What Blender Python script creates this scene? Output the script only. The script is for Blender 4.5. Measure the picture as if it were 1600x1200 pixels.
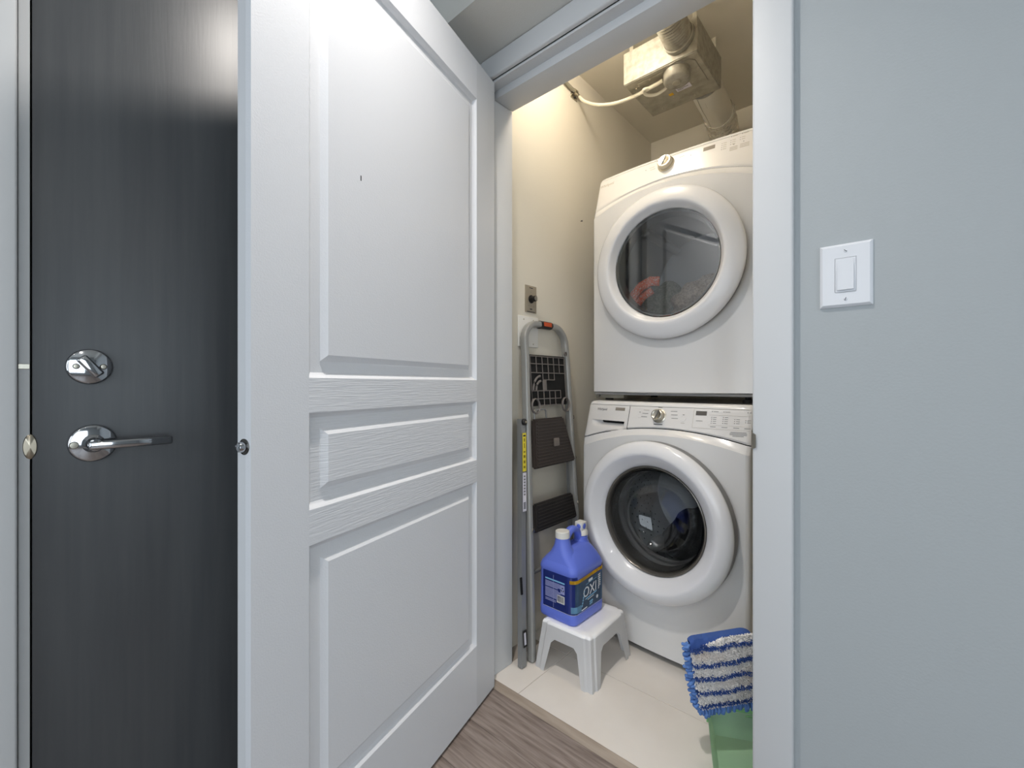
import bpy, bmesh, math, random
from mathutils import Vector, Matrix, Euler, noise
random.seed(7)
PI = math.pi
for o in list(bpy.data.objects): bpy.data.objects.remove(o)
S = bpy.context.scene
COL = S.collection

# ------------------------------------------------------------------ camera, sky, lights, exposure
# world axes: x runs along the closet wall (to the right), y goes into the closet, z up; hinge corner of the white door at 0,0
cd = bpy.data.cameras.new('camera'); cam = bpy.data.objects.new('camera', cd); COL.objects.link(cam)
cd.sensor_width = 36.0; cd.lens = 690.0 / 1600.0 * 36.0; cd.clip_start = 0.02
cam.location = (1.033, -1.071, 1.027); cam.rotation_euler = (PI / 2, 0, math.atan2(690, 775))
S.camera = cam
S.view_settings.view_transform = 'Standard'; S.view_settings.look = 'None'
S.view_settings.gamma = 1.0; S.view_settings.use_curve_mapping = False
S.view_settings.exposure = 0.25
W = bpy.data.worlds.new('world'); S.world = W; W.use_nodes = True
bg = W.node_tree.nodes['Background']; bg.inputs[0].default_value = (0.80, 0.90, 1.0, 1); bg.inputs[1].default_value = 1.2

def lamp(name, kind, loc, power, color, size=0.1, rot=(0, 0, 0), shape='DISK', sy=None, spread=None):
    d = bpy.data.lights.new(name, kind); d.energy = power; d.color = color
    if kind == 'AREA':
        d.shape = shape; d.size = size
        if sy: d.size_y = sy
        if spread: d.spread = spread
    elif kind == 'POINT': d.shadow_soft_size = size
    o = bpy.data.objects.new(name, d); COL.objects.link(o); o.location = loc; o.rotation_euler = rot
    return o
CEIL = 2.122          # underside of the bulkhead along the closet wall
HALL = 2.44           # hall ceiling
# recessed hall downlight in front of the closet, then two added fill lamps further down the hall
lamp('downlight_or_fill', 'AREA', (0.43, -0.62, HALL - 0.006), 7.0, (1.0, 0.94, 0.88), 0.07, spread=math.radians(118))
lamp('downlight_or_fill', 'AREA', (1.65, -2.1, HALL - 0.006), 4.0, (1.0, 0.95, 0.90), 0.09)  # added fill behind the view, no fitting here
lamp('downlight_or_fill', 'AREA', (3.0, -1.3, HALL - 0.006), 6.0, (1.0, 0.95, 0.90), 0.09)  # second added fill lamp, only brightens the hall
# daylight entering through the living-room windows behind and to the right of the camera
lamp('window_daylight', 'AREA', (1.6, -3.45, 1.25), 20.5, (0.84, 0.92, 1.0), 2.6, (PI / 2, 0, 0), 'RECTANGLE', 1.7)
lamp('window_daylight', 'AREA', (4.75, -1.9, 1.2), 24.0, (0.78, 0.90, 1.0), 1.6, (PI / 2, 0, PI / 2), 'RECTANGLE', 1.7)
# warm lamp on the closet ceiling, behind the door head
LAMP = (0.20, 0.29, 2.40)


# ------------------------------------------------------------------ materials
def lin(c):
    return tuple(((x / 12.92) if x <= 0.04045 else ((x + 0.055) / 1.055) ** 2.4) for x in c)
def rgb(r, g, b): return lin((r / 255, g / 255, b / 255))
def M(name, col, rough=0.5, metal=0.0, coat=0.0, cr=0.08, bump=None, vary=None, trans=0.0, ior=1.45, emit=None, alpha=1.0, spec=0.5):
    m = bpy.data.materials.new(name); m.use_nodes = True
    nt = m.node_tree; p = nt.nodes['Principled BSDF']
    p.inputs['Base Color'].default_value = (*col, 1); p.inputs['Roughness'].default_value = rough
    p.inputs['Metallic'].default_value = metal; p.inputs['Coat Weight'].default_value = coat
    p.inputs['Coat Roughness'].default_value = cr
    p.inputs['Transmission Weight'].default_value = trans; p.inputs['IOR'].default_value = ior
    p.inputs['Specular IOR Level'].default_value = spec
    if emit: p.inputs['Emission Color'].default_value = (*emit[0], 1); p.inputs['Emission Strength'].default_value = emit[1]
    if bump or vary:
        tc = nt.nodes.new('ShaderNodeTexCoord')
    if bump:      # (scale xyz, strength, distance, detail)
        mp = nt.nodes.new('ShaderNodeMapping'); mp.inputs['Scale'].default_value = bump[0]
        nz = nt.nodes.new('ShaderNodeTexNoise'); nz.inputs['Scale'].default_value = 1.0; nz.inputs['Detail'].default_value = bump[3]
        bp = nt.nodes.new('ShaderNodeBump'); bp.inputs['Strength'].default_value = bump[1]; bp.inputs['Distance'].default_value = bump[2]
        nt.links.new(tc.outputs['Object'], mp.inputs[0]); nt.links.new(mp.outputs[0], nz.inputs['Vector'])
        nt.links.new(nz.outputs['Fac'], bp.inputs['Height']); nt.links.new(bp.outputs[0], p.inputs['Normal'])
    if vary:      # (scale xyz, colour 2, low, high)
        mp = nt.nodes.new('ShaderNodeMapping'); mp.inputs['Scale'].default_value = vary[0]
        nz = nt.nodes.new('ShaderNodeTexNoise'); nz.inputs['Scale'].default_value = 1.0; nz.inputs['Detail'].default_value = 6
        rp = nt.nodes.new('ShaderNodeValToRGB')
        rp.color_ramp.elements[0].position = vary[2]; rp.color_ramp.elements[0].color = (*col, 1)
        rp.color_ramp.elements[1].position = vary[3]; rp.color_ramp.elements[1].color = (*vary[1], 1)
        nt.links.new(tc.outputs['Object'], mp.inputs[0]); nt.links.new(mp.outputs[0], nz.inputs['Vector'])
        nt.links.new(nz.outputs['Fac'], rp.inputs[0]); nt.links.new(rp.outputs[0], p.inputs['Base Color'])
    return m
wallpaint = M('wall_paint', rgb(172, 178, 181), 0.75, bump=((220, 220, 220), 0.12, 0.002, 3))
closetpaint = M('closet_paint', rgb(224, 218, 204), 0.7, bump=((220, 220, 220), 0.12, 0.002, 3))
ceilpaint = M('ceiling_paint', rgb(205, 205, 200), 0.9, bump=((300, 300, 300), 0.2, 0.002, 3))
trimpaint = M('trim_paint', rgb(207, 209, 211), 0.5, bump=((60, 60, 60), 0.03, 0.002, 2))
entrytrim = M('entry_trim_paint', rgb(204, 206, 207), 0.5)
doorv = M('door_paint_upright_grain', rgb(222, 224, 228), 0.40, bump=((330, 330, 40), 0.30, 0.0014, 3))
doorp = M('door_paint_pebbled', rgb(222, 224, 228), 0.40, bump=((300, 300, 300), 0.28, 0.0012, 2))
doorh = M('door_paint_level_grain', rgb(222, 224, 228), 0.40, bump=((16, 16, 260), 0.55, 0.0022, 4))
doorl = M('door_paint_plain', rgb(212, 214, 217), 0.42)
darkwood = M('dark_veneer', rgb(72, 74, 77), 0.38, bump=((60, 260, 14), 0.10, 0.001, 5), vary=((8, 46, 2.4), rgb(84, 86, 88), 0.3, 0.8))
chrome = M('chrome', rgb(186, 187, 190), 0.07, 1.0)
nickel = M('brushed_nickel', rgb(190, 184, 170), 0.28, 1.0)
brass = M('worn_brass', rgb(178, 168, 150), 0.3, 1.0)
black = M('black_gap', rgb(14, 14, 14), 0.8)
blackp = M('black_plastic', rgb(26, 24, 24), 0.45)
rubber = M('brown_black_rubber', rgb(58, 50, 46), 0.6, bump=((300, 300, 300), 0.2, 0.001, 2))
rubberd = M('dark_rubber', rgb(40, 36, 34), 0.6)
whitep = M('white_enamel', rgb(232, 231, 230), 0.22, coat=0.4)
whitec = M('white_console_plastic', rgb(232, 230, 228), 0.30, coat=1.0, cr=0.02)
whiter = M('white_door_plastic', rgb(233, 233, 235), 0.25, coat=0.3)
greyp = M('grey_plastic', rgb(128, 128, 128), 0.45)
gasket = M('grey_gasket', rgb(140, 138, 136), 0.45)
steel = M('drum_steel', rgb(190, 191, 192), 0.5, 0.85)
darkchrome = M('dark_chrome', rgb(96, 94, 91), 0.2, 1.0)
bezelm = M('bezel_grey', rgb(112, 108, 102), 0.22, 0.5)
glass = M('clear_bowl_glass', (0.93, 0.95, 0.96), 0.02, trans=1.0, ior=1.45)
tint = M('tinted_pane', (0.86, 0.88, 0.88), 0.01, trans=1.0, ior=1.78)
display = M('display_window', rgb(96, 92, 88), 0.12)
displayl = M('display_window_pale', rgb(150, 142, 132), 0.15)
ink = M('grey_print', rgb(120, 118, 118), 0.5)
inkd = M('dark_print', rgb(50, 50, 52), 0.5)
inkp = M('pale_print', rgb(186, 180, 168), 0.4)
ladderp = M('ladder_grey_paint', rgb(156, 156, 153), 0.34, 0.25)
ladderd = M('ladder_grey_paint_dark', rgb(140, 141, 141), 0.36, 0.25)
yellow = M('yellow_label', rgb(222, 205, 60), 0.5)
whitel = M('white_label', rgb(214, 212, 222), 0.5)
orange = M('orange_label', rgb(190, 78, 36), 0.5)
stoolp = M('white_stool_plastic', rgb(252, 252, 253), 0.32)
jugp = M('blue_jug_plastic', rgb(104, 124, 222), 0.33, bump=((90, 90, 90), 0.05, 0.001, 2))
jugl = M('jug_label_navy', rgb(46, 64, 150), 0.35)
jugf = M('jug_label_slate', rgb(92, 120, 150), 0.35, vary=((16, 16, 16), rgb(62, 88, 126), 0.35, 0.7))
jugy = M('jug_label_gold', rgb(226, 178, 44), 0.4)
jugw = M('jug_print_white', rgb(228, 232, 238), 0.4)
jugc = M('jug_print_sky', rgb(130, 186, 226), 0.4)
capw = M('jug_cap_white', rgb(228, 226, 220), 0.4)
mopw = M('mop_fibre_white', rgb(244, 242, 240), 0.9, vary=((14, 14, 14), rgb(232, 220, 210), 0.5, 0.8))
mopb = M('mop_fibre_blue', rgb(62, 92, 160), 0.9)
mopf = M('mop_fringe_blue', rgb(100, 140, 206), 0.85)
poleg = M('mop_pole_grey', rgb(104, 100, 98), 0.35, 0.3)
lime = M('lime_plastic', rgb(164, 178, 52), 0.4)
green = M('green_plastic', rgb(206, 238, 206), 0.4)
greend = M('green_plastic_deep', rgb(142, 200, 138), 0.45)
galv = M('galvanised_steel', rgb(166, 163, 152), 0.5, 0.3, vary=((40, 40, 40), rgb(144, 140, 128), 0.4, 0.65))
galvd = M('galvanised_steel_plate', rgb(178, 174, 160), 0.45, 0.5, vary=((24, 24, 24), rgb(158, 153, 138), 0.4, 0.65))
ductm = M('duct_sheet_silver', rgb(222, 219, 210), 0.36, 0.55)
foil = M('aluminium_foil_tape', rgb(236, 231, 220), 0.24, 0.7, bump=((60, 60, 60), 0.9, 0.01, 4))
cablew = M('white_flex_cable', rgb(232, 226, 208), 0.45)
tilem = M('pale_tile', rgb(236, 230, 223), 0.28, vary=((5, 5, 5), rgb(230, 223, 215), 0.4, 0.7))
grout = M('grout', rgb(176, 166, 156), 0.85)
woodm = [M('plank_%s' % n, rgb(*c), 0.42, bump=((14, 150, 60), 0.25, 0.001, 5), vary=((7, 90, 30), rgb(*d), 0.35, 0.7))
         for n, c, d in (('ash', (160, 147, 139), (114, 101, 94)), ('smoke', (148, 135, 128), (105, 94, 88)), ('dust', (168, 154, 145), (126, 113, 106)))]
threshm = M('threshold_vinyl', rgb(166, 152, 138), 0.4, bump=((10, 120, 60), 0.15, 0.001, 4), vary=((6, 80, 20), rgb(146, 132, 119), 0.4, 0.7))
def towelmat(name, a, b, sc=900):
    return M(name, rgb(*a), 0.95, bump=((sc, sc, sc), 0.8, 0.004, 2), vary=((120, 120, 120), rgb(*b), 0.35, 0.65), spec=0.1)
towel1 = towelmat('taupe_terry', (206, 190, 176), (160, 144, 130))
towel2 = towelmat('olive_grey_terry', (138, 142, 126), (100, 104, 90))
redcloth = M('coral_check_cloth', rgb(246, 112, 78), 0.9, vary=((260, 260, 260), rgb(238, 214, 204), 0.53, 0.58), spec=0.1)
blackcloth = M('black_garment_cloth', rgb(24, 24, 27), 0.9, bump=((200, 200, 200), 0.5, 0.003, 2))
lampglass = M('lamp_globe', (1, 0.9, 0.7), 0.4, emit=((1.0, 0.90, 0.76), 29.0))
lensglow = M('downlight_lens', (1, 1, 1), 0.4, emit=((1.0, 0.93, 0.86), 3.0))
plateg = M('timer_plate_champagne', rgb(170, 160, 142), 0.4, 0.4)
switchw = M('switch_plastic', rgb(224, 227, 232), 0.3)
paneglass = M('window_glass', (1, 1, 1), 0.0, trans=1.0, ior=1.05)

# ------------------------------------------------------------------ mesh helpers
def finish(name, bm, mat, parent=None, smooth=35, loc=None, rot=None):
    bmesh.ops.recalc_face_normals(bm, faces=bm.faces)
    if smooth:
        th = math.radians(smooth)
        for f in bm.faces: f.smooth = True
        for e in bm.edges:
            e.smooth = len(e.link_faces) == 2 and e.calc_face_angle(0) < th
    me = bpy.data.meshes.new(name); bm.to_mesh(me); bm.free()
    for m in (mat if isinstance(mat, (list, tuple)) else [mat]): me.materials.append(m)
    o = bpy.data.objects.new(name, me); COL.objects.link(o)
    if parent: o.parent = parent
    if loc: o.location = loc
    if rot: o.rotation_euler = rot
    return o
def link_copy(src, parent, loc, rot=None):
    o = src.copy(); COL.objects.link(o); o.parent = parent; o.location = loc
    if rot: o.rotation_euler = rot
    return o
def thing(name, label, cat, loc=(0, 0, 0), rotz=0, group=None, kind=None, rot=None):
    o = bpy.data.objects.new(name, None); COL.objects.link(o); o.empty_display_size = 0.05
    o.location = loc; o.rotation_euler = rot or (0, 0, rotz)
    return tag(o, label, cat, group, kind)
def tag(o, label=None, cat=None, group=None, kind=None):
    if label: o['label'] = label
    if cat: o['category'] = cat
    if group: o['group'] = group
    if kind: o['kind'] = kind
    return o
def add_box(bm, x0, x1, y0, y1, z0, z1, bev=0.0, seg=2, mat4=None):
    r = bmesh.ops.create_cube(bm, size=1.0)
    vs = r['verts']
    for v in vs:
        v.co = Vector((x0 + (v.co.x + .5) * (x1 - x0), y0 + (v.co.y + .5) * (y1 - y0), z0 + (v.co.z + .5) * (z1 - z0)))
    if mat4: bmesh.ops.transform(bm, matrix=mat4, verts=vs)
    if bev:
        es = list({e for v in vs for e in v.link_edges})
        bmesh.ops.bevel(bm, geom=es, offset=bev, segments=seg, affect='EDGES', profile=0.5, clamp_overlap=True)
def box(name, x0, x1, y0, y1, z0, z1, mat, parent=None, bev=0.0, seg=2, loc=None, rot=None):
    bm = bmesh.new(); add_box(bm, x0, x1, y0, y1, z0, z1, bev, seg)
    return finish(name, bm, mat, parent, 35, loc, rot)
def add_lathe(bm, prof, n=48, mat4=None, closed=False, caps=True):
    # profile of (radius, height) about local z
    rings = []
    for r, h in prof:
        if r < 1e-6: rings.append([bm.verts.new((0, 0, h))])
        else: rings.append([bm.verts.new((r * math.cos(2 * PI * k / n), r * math.sin(2 * PI * k / n), h)) for k in range(n)])
    pairs = list(zip(rings[:-1], rings[1:]))
    if closed: pairs.append((rings[-1], rings[0]))
    for a, b in pairs:
        for k in range(n):
            q = (k + 1) % n
            if len(a) == 1 and len(b) == 1: continue
            if len(a) == 1: bm.faces.new((a[0], b[k], b[q]))
            elif len(b) == 1: bm.faces.new((a[k], a[q], b[0]))
            else: bm.faces.new((a[k], a[q], b[q], b[k]))
    if mat4:
        bmesh.ops.transform(bm, matrix=mat4, verts=[v for r in rings for v in r])
def lathe(name, prof, mat, parent=None, n=48, mat4=None, smooth=40, closed=False):
    bm = bmesh.new(); add_lathe(bm, prof, n, mat4, closed)
    return finish(name, bm, mat, parent, smooth)
FRONT = Matrix(((1, 0, 0, 0), (0, 0, -1, 0), (0, 1, 0, 0), (0, 0, 0, 1)))       # lathe axis z -> -y (towards the viewer)
TOX = Matrix(((0, 0, 1, 0), (1, 0, 0, 0), (0, 1, 0, 0), (0, 0, 0, 1)))          # lathe axis z -> +x
def add_tube(bm, pts, ra, rb=None, n=10, up=None, cap=True, closed=False, taper=None, ph=0.0, sq=1.0):
    # sweep an ellipse (ra sideways, rb along 'up') through pts
    rb = rb or ra; pts = [Vector(p) for p in pts]; N = len(pts); rings = []
    ref = Vector(up) if up else None
    for i, p in enumerate(pts):
        t = (pts[(i + 1) % N] - pts[i - 1]) if closed else (pts[min(i + 1, N - 1)] - pts[max(i - 1, 0)])
        t.normalize()
        u = ref.copy() if ref else (Vector((0, 0, 1)) if abs(t.z) < 0.9 else Vector((1, 0, 0)))
        u = (u - t * u.dot(t)).normalized(); s = t.cross(u).normalized()
        k = taper[i] if taper else 1.0
        cs = [(math.cos(2 * PI * a / n + ph), math.sin(2 * PI * a / n + ph)) for a in range(n)]
        rings.append([bm.verts.new(p + s * ra * k * math.copysign(abs(c) ** sq, c) + u * rb * k * math.copysign(abs(q) ** sq, q)) for c, q in cs])
    for a, b in list(zip(rings[:-1], rings[1:])) + ([(rings[-1], rings[0])] if closed else []):
        for k in range(n): bm.faces.new((a[k], a[(k + 1) % n], b[(k + 1) % n], b[k]))
    if cap and not closed:
        bm.faces.new(rings[0]); bm.faces.new(rings[-1][::-1])
def tube(name, pts, ra, mat, parent=None, rb=None, n=10, up=None, smooth=50, **kw):
    bm = bmesh.new(); add_tube(bm, pts, ra, rb, n, up, **kw)
    return finish(name, bm, mat, parent, smooth)
def add_prism(bm, poly, y0, y1, bev=0.0):
    # polygon given in (x, z), extruded along y
    a = [bm.verts.new((x, y0, z)) for x, z in poly]; b = [bm.verts.new((x, y1, z)) for x, z in poly]
    n = len(poly); fs = [bm.faces.new(a), bm.faces.new(b[::-1])]
    for k in range(n): fs.append(bm.faces.new((a[k], b[k], b[(k + 1) % n], a[(k + 1) % n])))
    if bev:
        es = list({e for f in fs for e in f.edges})
        bmesh.ops.bevel(bm, geom=es, offset=bev, segments=2, affect='EDGES', clamp_overlap=True)
def prism(name, poly, y0, y1, mat, parent=None, bev=0.0, loc=None, rot=None):
    bm = bmesh.new(); add_prism(bm, poly, y0, y1, bev)
    return finish(name, bm, mat, parent, 35, loc, rot)
def grid(bm, nx, nz, fn, skip=None):
    vs = [[bm.verts.new(fn(i, j)) for j in range(nz)] for i in range(nx)]
    for i in range(nx - 1):
        for j in range(nz - 1):
            if skip and skip(i, j): continue
            bm.faces.new((vs[i][j], vs[i + 1][j], vs[i + 1][j + 1], vs[i][j + 1]))
    return vs
def text(name, body, size, mat4, mat, parent, depth=0.0003, align='CENTER', shear=0.0, sx=1.0):
    c = bpy.data.curves.new(name, 'FONT'); c.body = body; c.size = size; c.align_x = align; c.align_y = 'CENTER'
    c.extrude = depth; c.shear = shear; c.resolution_u = 3
    t = bpy.data.objects.new(name, c); COL.objects.link(t)
    dg = bpy.context.evaluated_depsgraph_get(); me = bpy.data.meshes.new_from_object(t.evaluated_get(dg))
    bpy.data.objects.remove(t); bpy.data.curves.remove(c)
    me.transform(mat4 @ Matrix.Diagonal((sx, 1, 1, 1)))
    me.materials.clear(); me.materials.append(mat); me.name = name
    o = bpy.data.objects.new(name, me); COL.objects.link(o); o.parent = parent
    return o
def frame(origin, xd, yd):
    x = Vector(xd).normalized(); y = Vector(yd).normalized(); z = x.cross(y)
    return Matrix(((x.x, y.x, z.x, origin[0]), (x.y, y.y, z.y, origin[1]), (x.z, y.z, z.z, origin[2]), (0, 0, 0, 1)))
def bez(P, n=24):
    out = []
    for s in range(len(P) - 1):
        p0, p1 = Vector(P[max(s - 1, 0)]), Vector(P[s]); p2, p3 = Vector(P[s + 1]), Vector(P[min(s + 2, len(P) - 1)])
        for k in range(n):
            t = k / n
            out.append(0.5 * ((2 * p1) + (p2 - p0) * t + (2 * p0 - 5 * p1 + 4 * p2 - p3) * t * t + (3 * p1 - p0 - 3 * p2 + p3) * t ** 3))
    out.append(Vector(P[-1])); return out
def smoothstep(t): t = max(0, min(1, t)); return t * t * (3 - 2 * t)

# ------------------------------------------------------------------ room shell
def struct(name, bm, mat, label=None, smooth=0):
    o = finish(name, bm, mat, None, smooth); tag(o, label, None, None, 'structure'); return o
TH = 0.13                      # thickness of the wall the closet opens in
OL, OR_, OH = -0.040, 0.793, 2.05
CX0, CX1, CY1, CZ = -0.10, 0.96, 1.45, 2.464
EW = -0.113                    # face of the wall with the dark entry door
XR, YB = 4.8, -3.5
bm = bmesh.new()
add_box(bm, EW - 0.1, OL, 0, TH, 0, 2.6); add_box(bm, OR_, XR, 0, TH, 0, 2.6); add_box(bm, OL, OR_, 0, TH, OH, 2.6)
wall_right = struct('wall_right', bm, wallpaint, 'pale grey-blue wall around the closet opening, with the light switch')
EV0, EV1, EH = -1.070, -0.135, 2.06      # rough opening of the entry door
bm = bmesh.new()
add_box(bm, EW - 0.13, EW, YB, EV0, 0, 2.5); add_box(bm, EW - 0.13, EW, EV1, 0.0, 0, 2.5); add_box(bm, EW - 0.13, EW, EV0, EV1, EH, 2.5)
struct('wall_left', bm, wallpaint, 'pale wall that holds the dark entry door')
bm = bmesh.new(); add_box(bm, EW - 0.30, EW - 0.20, EV0 - 0.3, EV1 + 0.3, 0, 2.5)
struct('wall_corridor', bm, wallpaint)
bm = bmesh.new()
for a in ((EW, XR, 0, 0.3), (EW, XR, 2.15, 2.5), (EW, 0.3, 0.3, 2.15), (2.9, XR, 0.3, 2.15)):
    add_box(bm, a[0], a[1], YB - 0.1, YB, a[2], a[3])
struct('wall_back', bm, wallpaint)
bm = bmesh.new()
for a in ((YB, 0, 0, 0.3), (YB, 0, 2.1, 2.5), (YB, -2.75, 0.3, 2.1), (-1.05, 0, 0.3, 2.1)):
    add_box(bm, XR, XR + 0.1, a[0], a[1], a[2], a[3])
struct('wall_far', bm, wallpaint)
bm = bmesh.new(); add_box(bm, EW, XR, YB, 0, HALL, HALL + 0.1); struct('ceiling', bm, ceilpaint)
bm = bmesh.new(); add_box(bm, EW, XR, -0.2, 0, CEIL, HALL); struct('ceiling_bulkhead', bm, ceilpaint, 'shaded boxed-in ceiling drop above the closet opening')
bm = bmesh.new(); add_box(bm, CX0 - 0.1, CX0, TH, CY1, 0, 2.6); struct('wall_closet_left', bm, closetpaint, 'cream left wall of the laundry closet')
bm = bmesh.new(); add_box(bm, CX1, CX1 + 0.1, TH, CY1, 0, 2.6); struct('wall_closet_right', bm, closetpaint)
bm = bmesh.new(); add_box(bm, CX0 - 0.1, CX1 + 0.1, CY1, CY1 + 0.1, 0, 2.6); struct('wall_closet_back', bm, closetpaint, 'cream back wall above the dryer')
bm = bmesh.new(); add_box(bm, CX0 - 0.1, CX1 + 0.1, TH, CY1 + 0.1, CZ, CZ + 0.1); struct('ceiling_closet', bm, closetpaint, 'cream closet ceiling above the metal fan box')
bm = bmesh.new(); add_box(bm, CX0, CX1, TH + 0.0005, TH + 0.004, 2.055, CZ); 
struct('wall_closet_front', bm, closetpaint)
# windows of the living room
for i, (a, b, ax) in enumerate((((0.3, 0.3), (2.9, 2.15), 'y'), ((-2.75, 0.3), (-1.05, 2.1), 'x'))):
    bm = bmesh.new(); w = 0.05
    for (p0, p1, q0, q1) in ((a[0], b[0], a[1], a[1] + w), (a[0], b[0], b[1] - w, b[1]), (a[0], a[0] + w, a[1], b[1]), (b[0] - w, b[0], a[1], b[1]), ((a[0] + b[0]) / 2 - .025, (a[0] + b[0]) / 2 + .025, a[1], b[1])):
        if ax == 'y': add_box(bm, p0, p1, YB - 0.09, YB - 0.03, q0, q1)
        else: add_box(bm, XR + 0.03, XR + 0.09, p0, p1, q0, q1)
    wn = struct('window_%d' % (i + 1), bm, trimpaint, 'white framed living room window')
    bm = bmesh.new()
    if ax == 'y': add_box(bm, a[0] + w, b[0] - w, YB - 0.063, YB - 0.057, a[1] + w, b[1] - w)
    else: add_box(bm, XR + 0.057, XR + 0.063, a[0] + w, b[0] - w, a[1] + w, b[1] - w)
    finish('pane', bm, paneglass, wn, 0)
# wood floor: sub-floor plus planks laid one by one near the closet
bm = bmesh.new(); add_box(bm, EW - 0.3, XR, YB - 0.1, 0.0, -0.12, -0.006)
floor = struct('floor', bm, woodm[1], 'grey-brown wood plank floor of the hall')
pw = 0.145; row = 0
y = -0.0005
while y > -3.49:
    xs = EW + 0.001 - random.uniform(0, 0.9); L = 1.22; y0 = max(y - pw + 0.0012, -3.495)
    near = y > -1.4
    while xs < XR:
        x0, x1 = max(xs, EW + 0.001), min(xs + L - 0.0012, XR)
        if x1 - x0 > 0.05:
            box('plank', x0, x1, y0, y, -0.006, 0.0, woodm[random.randrange(3)], floor, 0.0006 if near else 0, 1)
        xs += L
    y -= pw; row += 1
# tiles of the closet floor, with recessed grout
TZ = 0.012
bm = bmesh.new(); add_box(bm, CX0 - 0.02, CX1 + 0.02, 0.022, CY1, -0.12, TZ - 0.0015)
floor2 = struct('floor_closet', bm, grout, 'pale beige tile floor of the laundry closet')
gx, gy = 0.0855, 0.303
cols = [(-0.22 - 0.001, gx), (gx, gx + 0.61), (gx + 0.61, gx + 1.22)]
rows = [(0.023, gy), (gy, gy + 0.305), (gy + 0.305, gy + 0.61), (gy + 0.61, gy + 0.915), (gy + 0.915, 1.46)]
for a0, a1 in cols:
    for b0, b1 in rows:
        lo = CX0 if b0 > 0.1 else (OL + 0.0)
        x0, x1, y0, y1 = max(a0 + 0.001, CX0), min(a1 - 0.001, CX1), b0 + 0.001, min(b1 - 0.001, CY1 - 0.001)
        if b0 < 0.1:      # front row passes through the door opening
            x0, x1 = max(a0 + 0.001, OL + 0.001), min(a1 - 0.001, OR_ - 0.001)
            if x1 - x0 < 0.02: continue
        if x1 - x0 > 0.02 and y1 - y0 > 0.02:
            box('tile', x0, x1, y0, y1, TZ - 0.004, TZ, tilem, floor2, 0.0006, 1)
# sloped threshold strip between wood and tile
prof = [(0.0, 0.0003), (0.004, 0.004), (0.021, TZ + 0.0005), (0.0235, TZ + 0.0005), (0.0235, -0.01), (0.0, -0.01)]
bm = bmesh.new()
a = [bm.verts.new((OL + 0.002, p, q)) for p, q in prof]; b = [bm.verts.new((OR_ - 0.002, p, q)) for p, q in prof]
bm.faces.new(a); bm.faces.new(b[::-1])
for k in range(6): bm.faces.new((a[k], b[k], b[(k + 1) % 6], a[(k + 1) % 6]))
tag(finish('trim_1', bm, threshm, None, 0), 'grey-brown threshold strip between plank floor and tile', None, None, 'structure')

# closet door frame: jambs with stops, flat casing
df = thing('trim_2', 'white painted frame and casing of the closet opening', None, (0, 0, 0), kind='structure')
def jamb(x0, x1, sx0, sx1):
    bm = bmesh.new(); add_box(bm, x0, x1, 0, TH, 0.012, OH - 0.006, 0.001, 1)
    return finish('jamb', bm, trimpaint, df)
jamb(OL, OL + 0.001 + 0.0, 0, 0)
bm = bmesh.new(); add_box(bm, OL - 0.018, OL, -0.0, TH, 0.0125, OH); finish('jamb', bm, trimpaint, df)
box('door_stop', OL, OL + 0.006, 0.036, TH - 0.001, 0.0125, 2.0155, trimpaint, df, 0.0015)
bm = bmesh.new(); add_box(bm, OR_ - 0.004, OR_ + 0.014, -0.0, TH, 0.0125, OH, 0.001, 1); jr = finish('jamb', bm, trimpaint, df)
box('door_stop', OR_ - 0.016, OR_ - 0.004, 0.036, TH - 0.001, 0.0125, 2.0155, trimpaint, df, 0.0015)
box('head_jamb', OL, OR_ - 0.004, 0.0, TH, OH - 0.0075, OH + 0.01, trimpaint, df, 0.001, 1)
box('door_stop', OL + 0.006, OR_ - 0.016, 0.036, TH - 0.001, 2.0155, OH - 0.0075, trimpaint, df, 0.0015)
def casing(name, pts_in, pts_out, zsplit=None):
    pass
def casing_bar(x0, x1, z0, z1):
    bm = bmesh.new(); add_box(bm, x0, x1, -0.018, -0.0002, z0, z1, 0.005, 3); return finish('casing', bm, trimpaint, df)
casing_bar(OR_ - 0.006, OR_ + 0.069, 0.0, CEIL - 0.001)
casing_bar(OL - 0.066, OL - 0.006, 0.0, CEIL - 0.001)
casing_bar(OL - 0.006, OR_ - 0.006, OH + 0.0005, CEIL - 0.001)
# strike plate wrapped over the edge of the right jamb
bm = bmesh.new()
lip = [(0.030, 0.0), (0.012, 0.0), (-0.0, -0.0006), (-0.010, -0.002), (-0.0195, 0.003), (-0.0212, 0.009)]
def strike_z(k): return 0.030 if k < 3 else (0.019, 0.017, 0.014)[k - 3]
prev = None
for k, (yy, dx) in enumerate(lip):
    h = strike_z(k) 
    pr = [bm.verts.new((OR_ - 0.0065 - 0.0006 + dx, yy, 0.905 + s * h)) for s in (-1, -0.7, 0.7, 1)]
    if prev:
        for q in range(3): bm.faces.new((prev[q], prev[q + 1], pr[q + 1], pr[q]))
    prev = pr
r = bmesh.ops.solidify(bm, geom=bm.faces[:], thickness=0.0012)
finish('strike_plate', bm, nickel, df)

# ------------------------------------------------------------------ the white closet door, standing open
DA = math.radians(74.5); DW, DH0, DH1, DT = 0.8435, 0.010, 2.040, 0.035
d1 = thing('door_1', 'white moulded three-panel closet door standing open', None, (0, 0, 0), kind='structure')
d1.location = (0, 0, 0); d1.rotation_euler = (0, 0, -DA)
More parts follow.
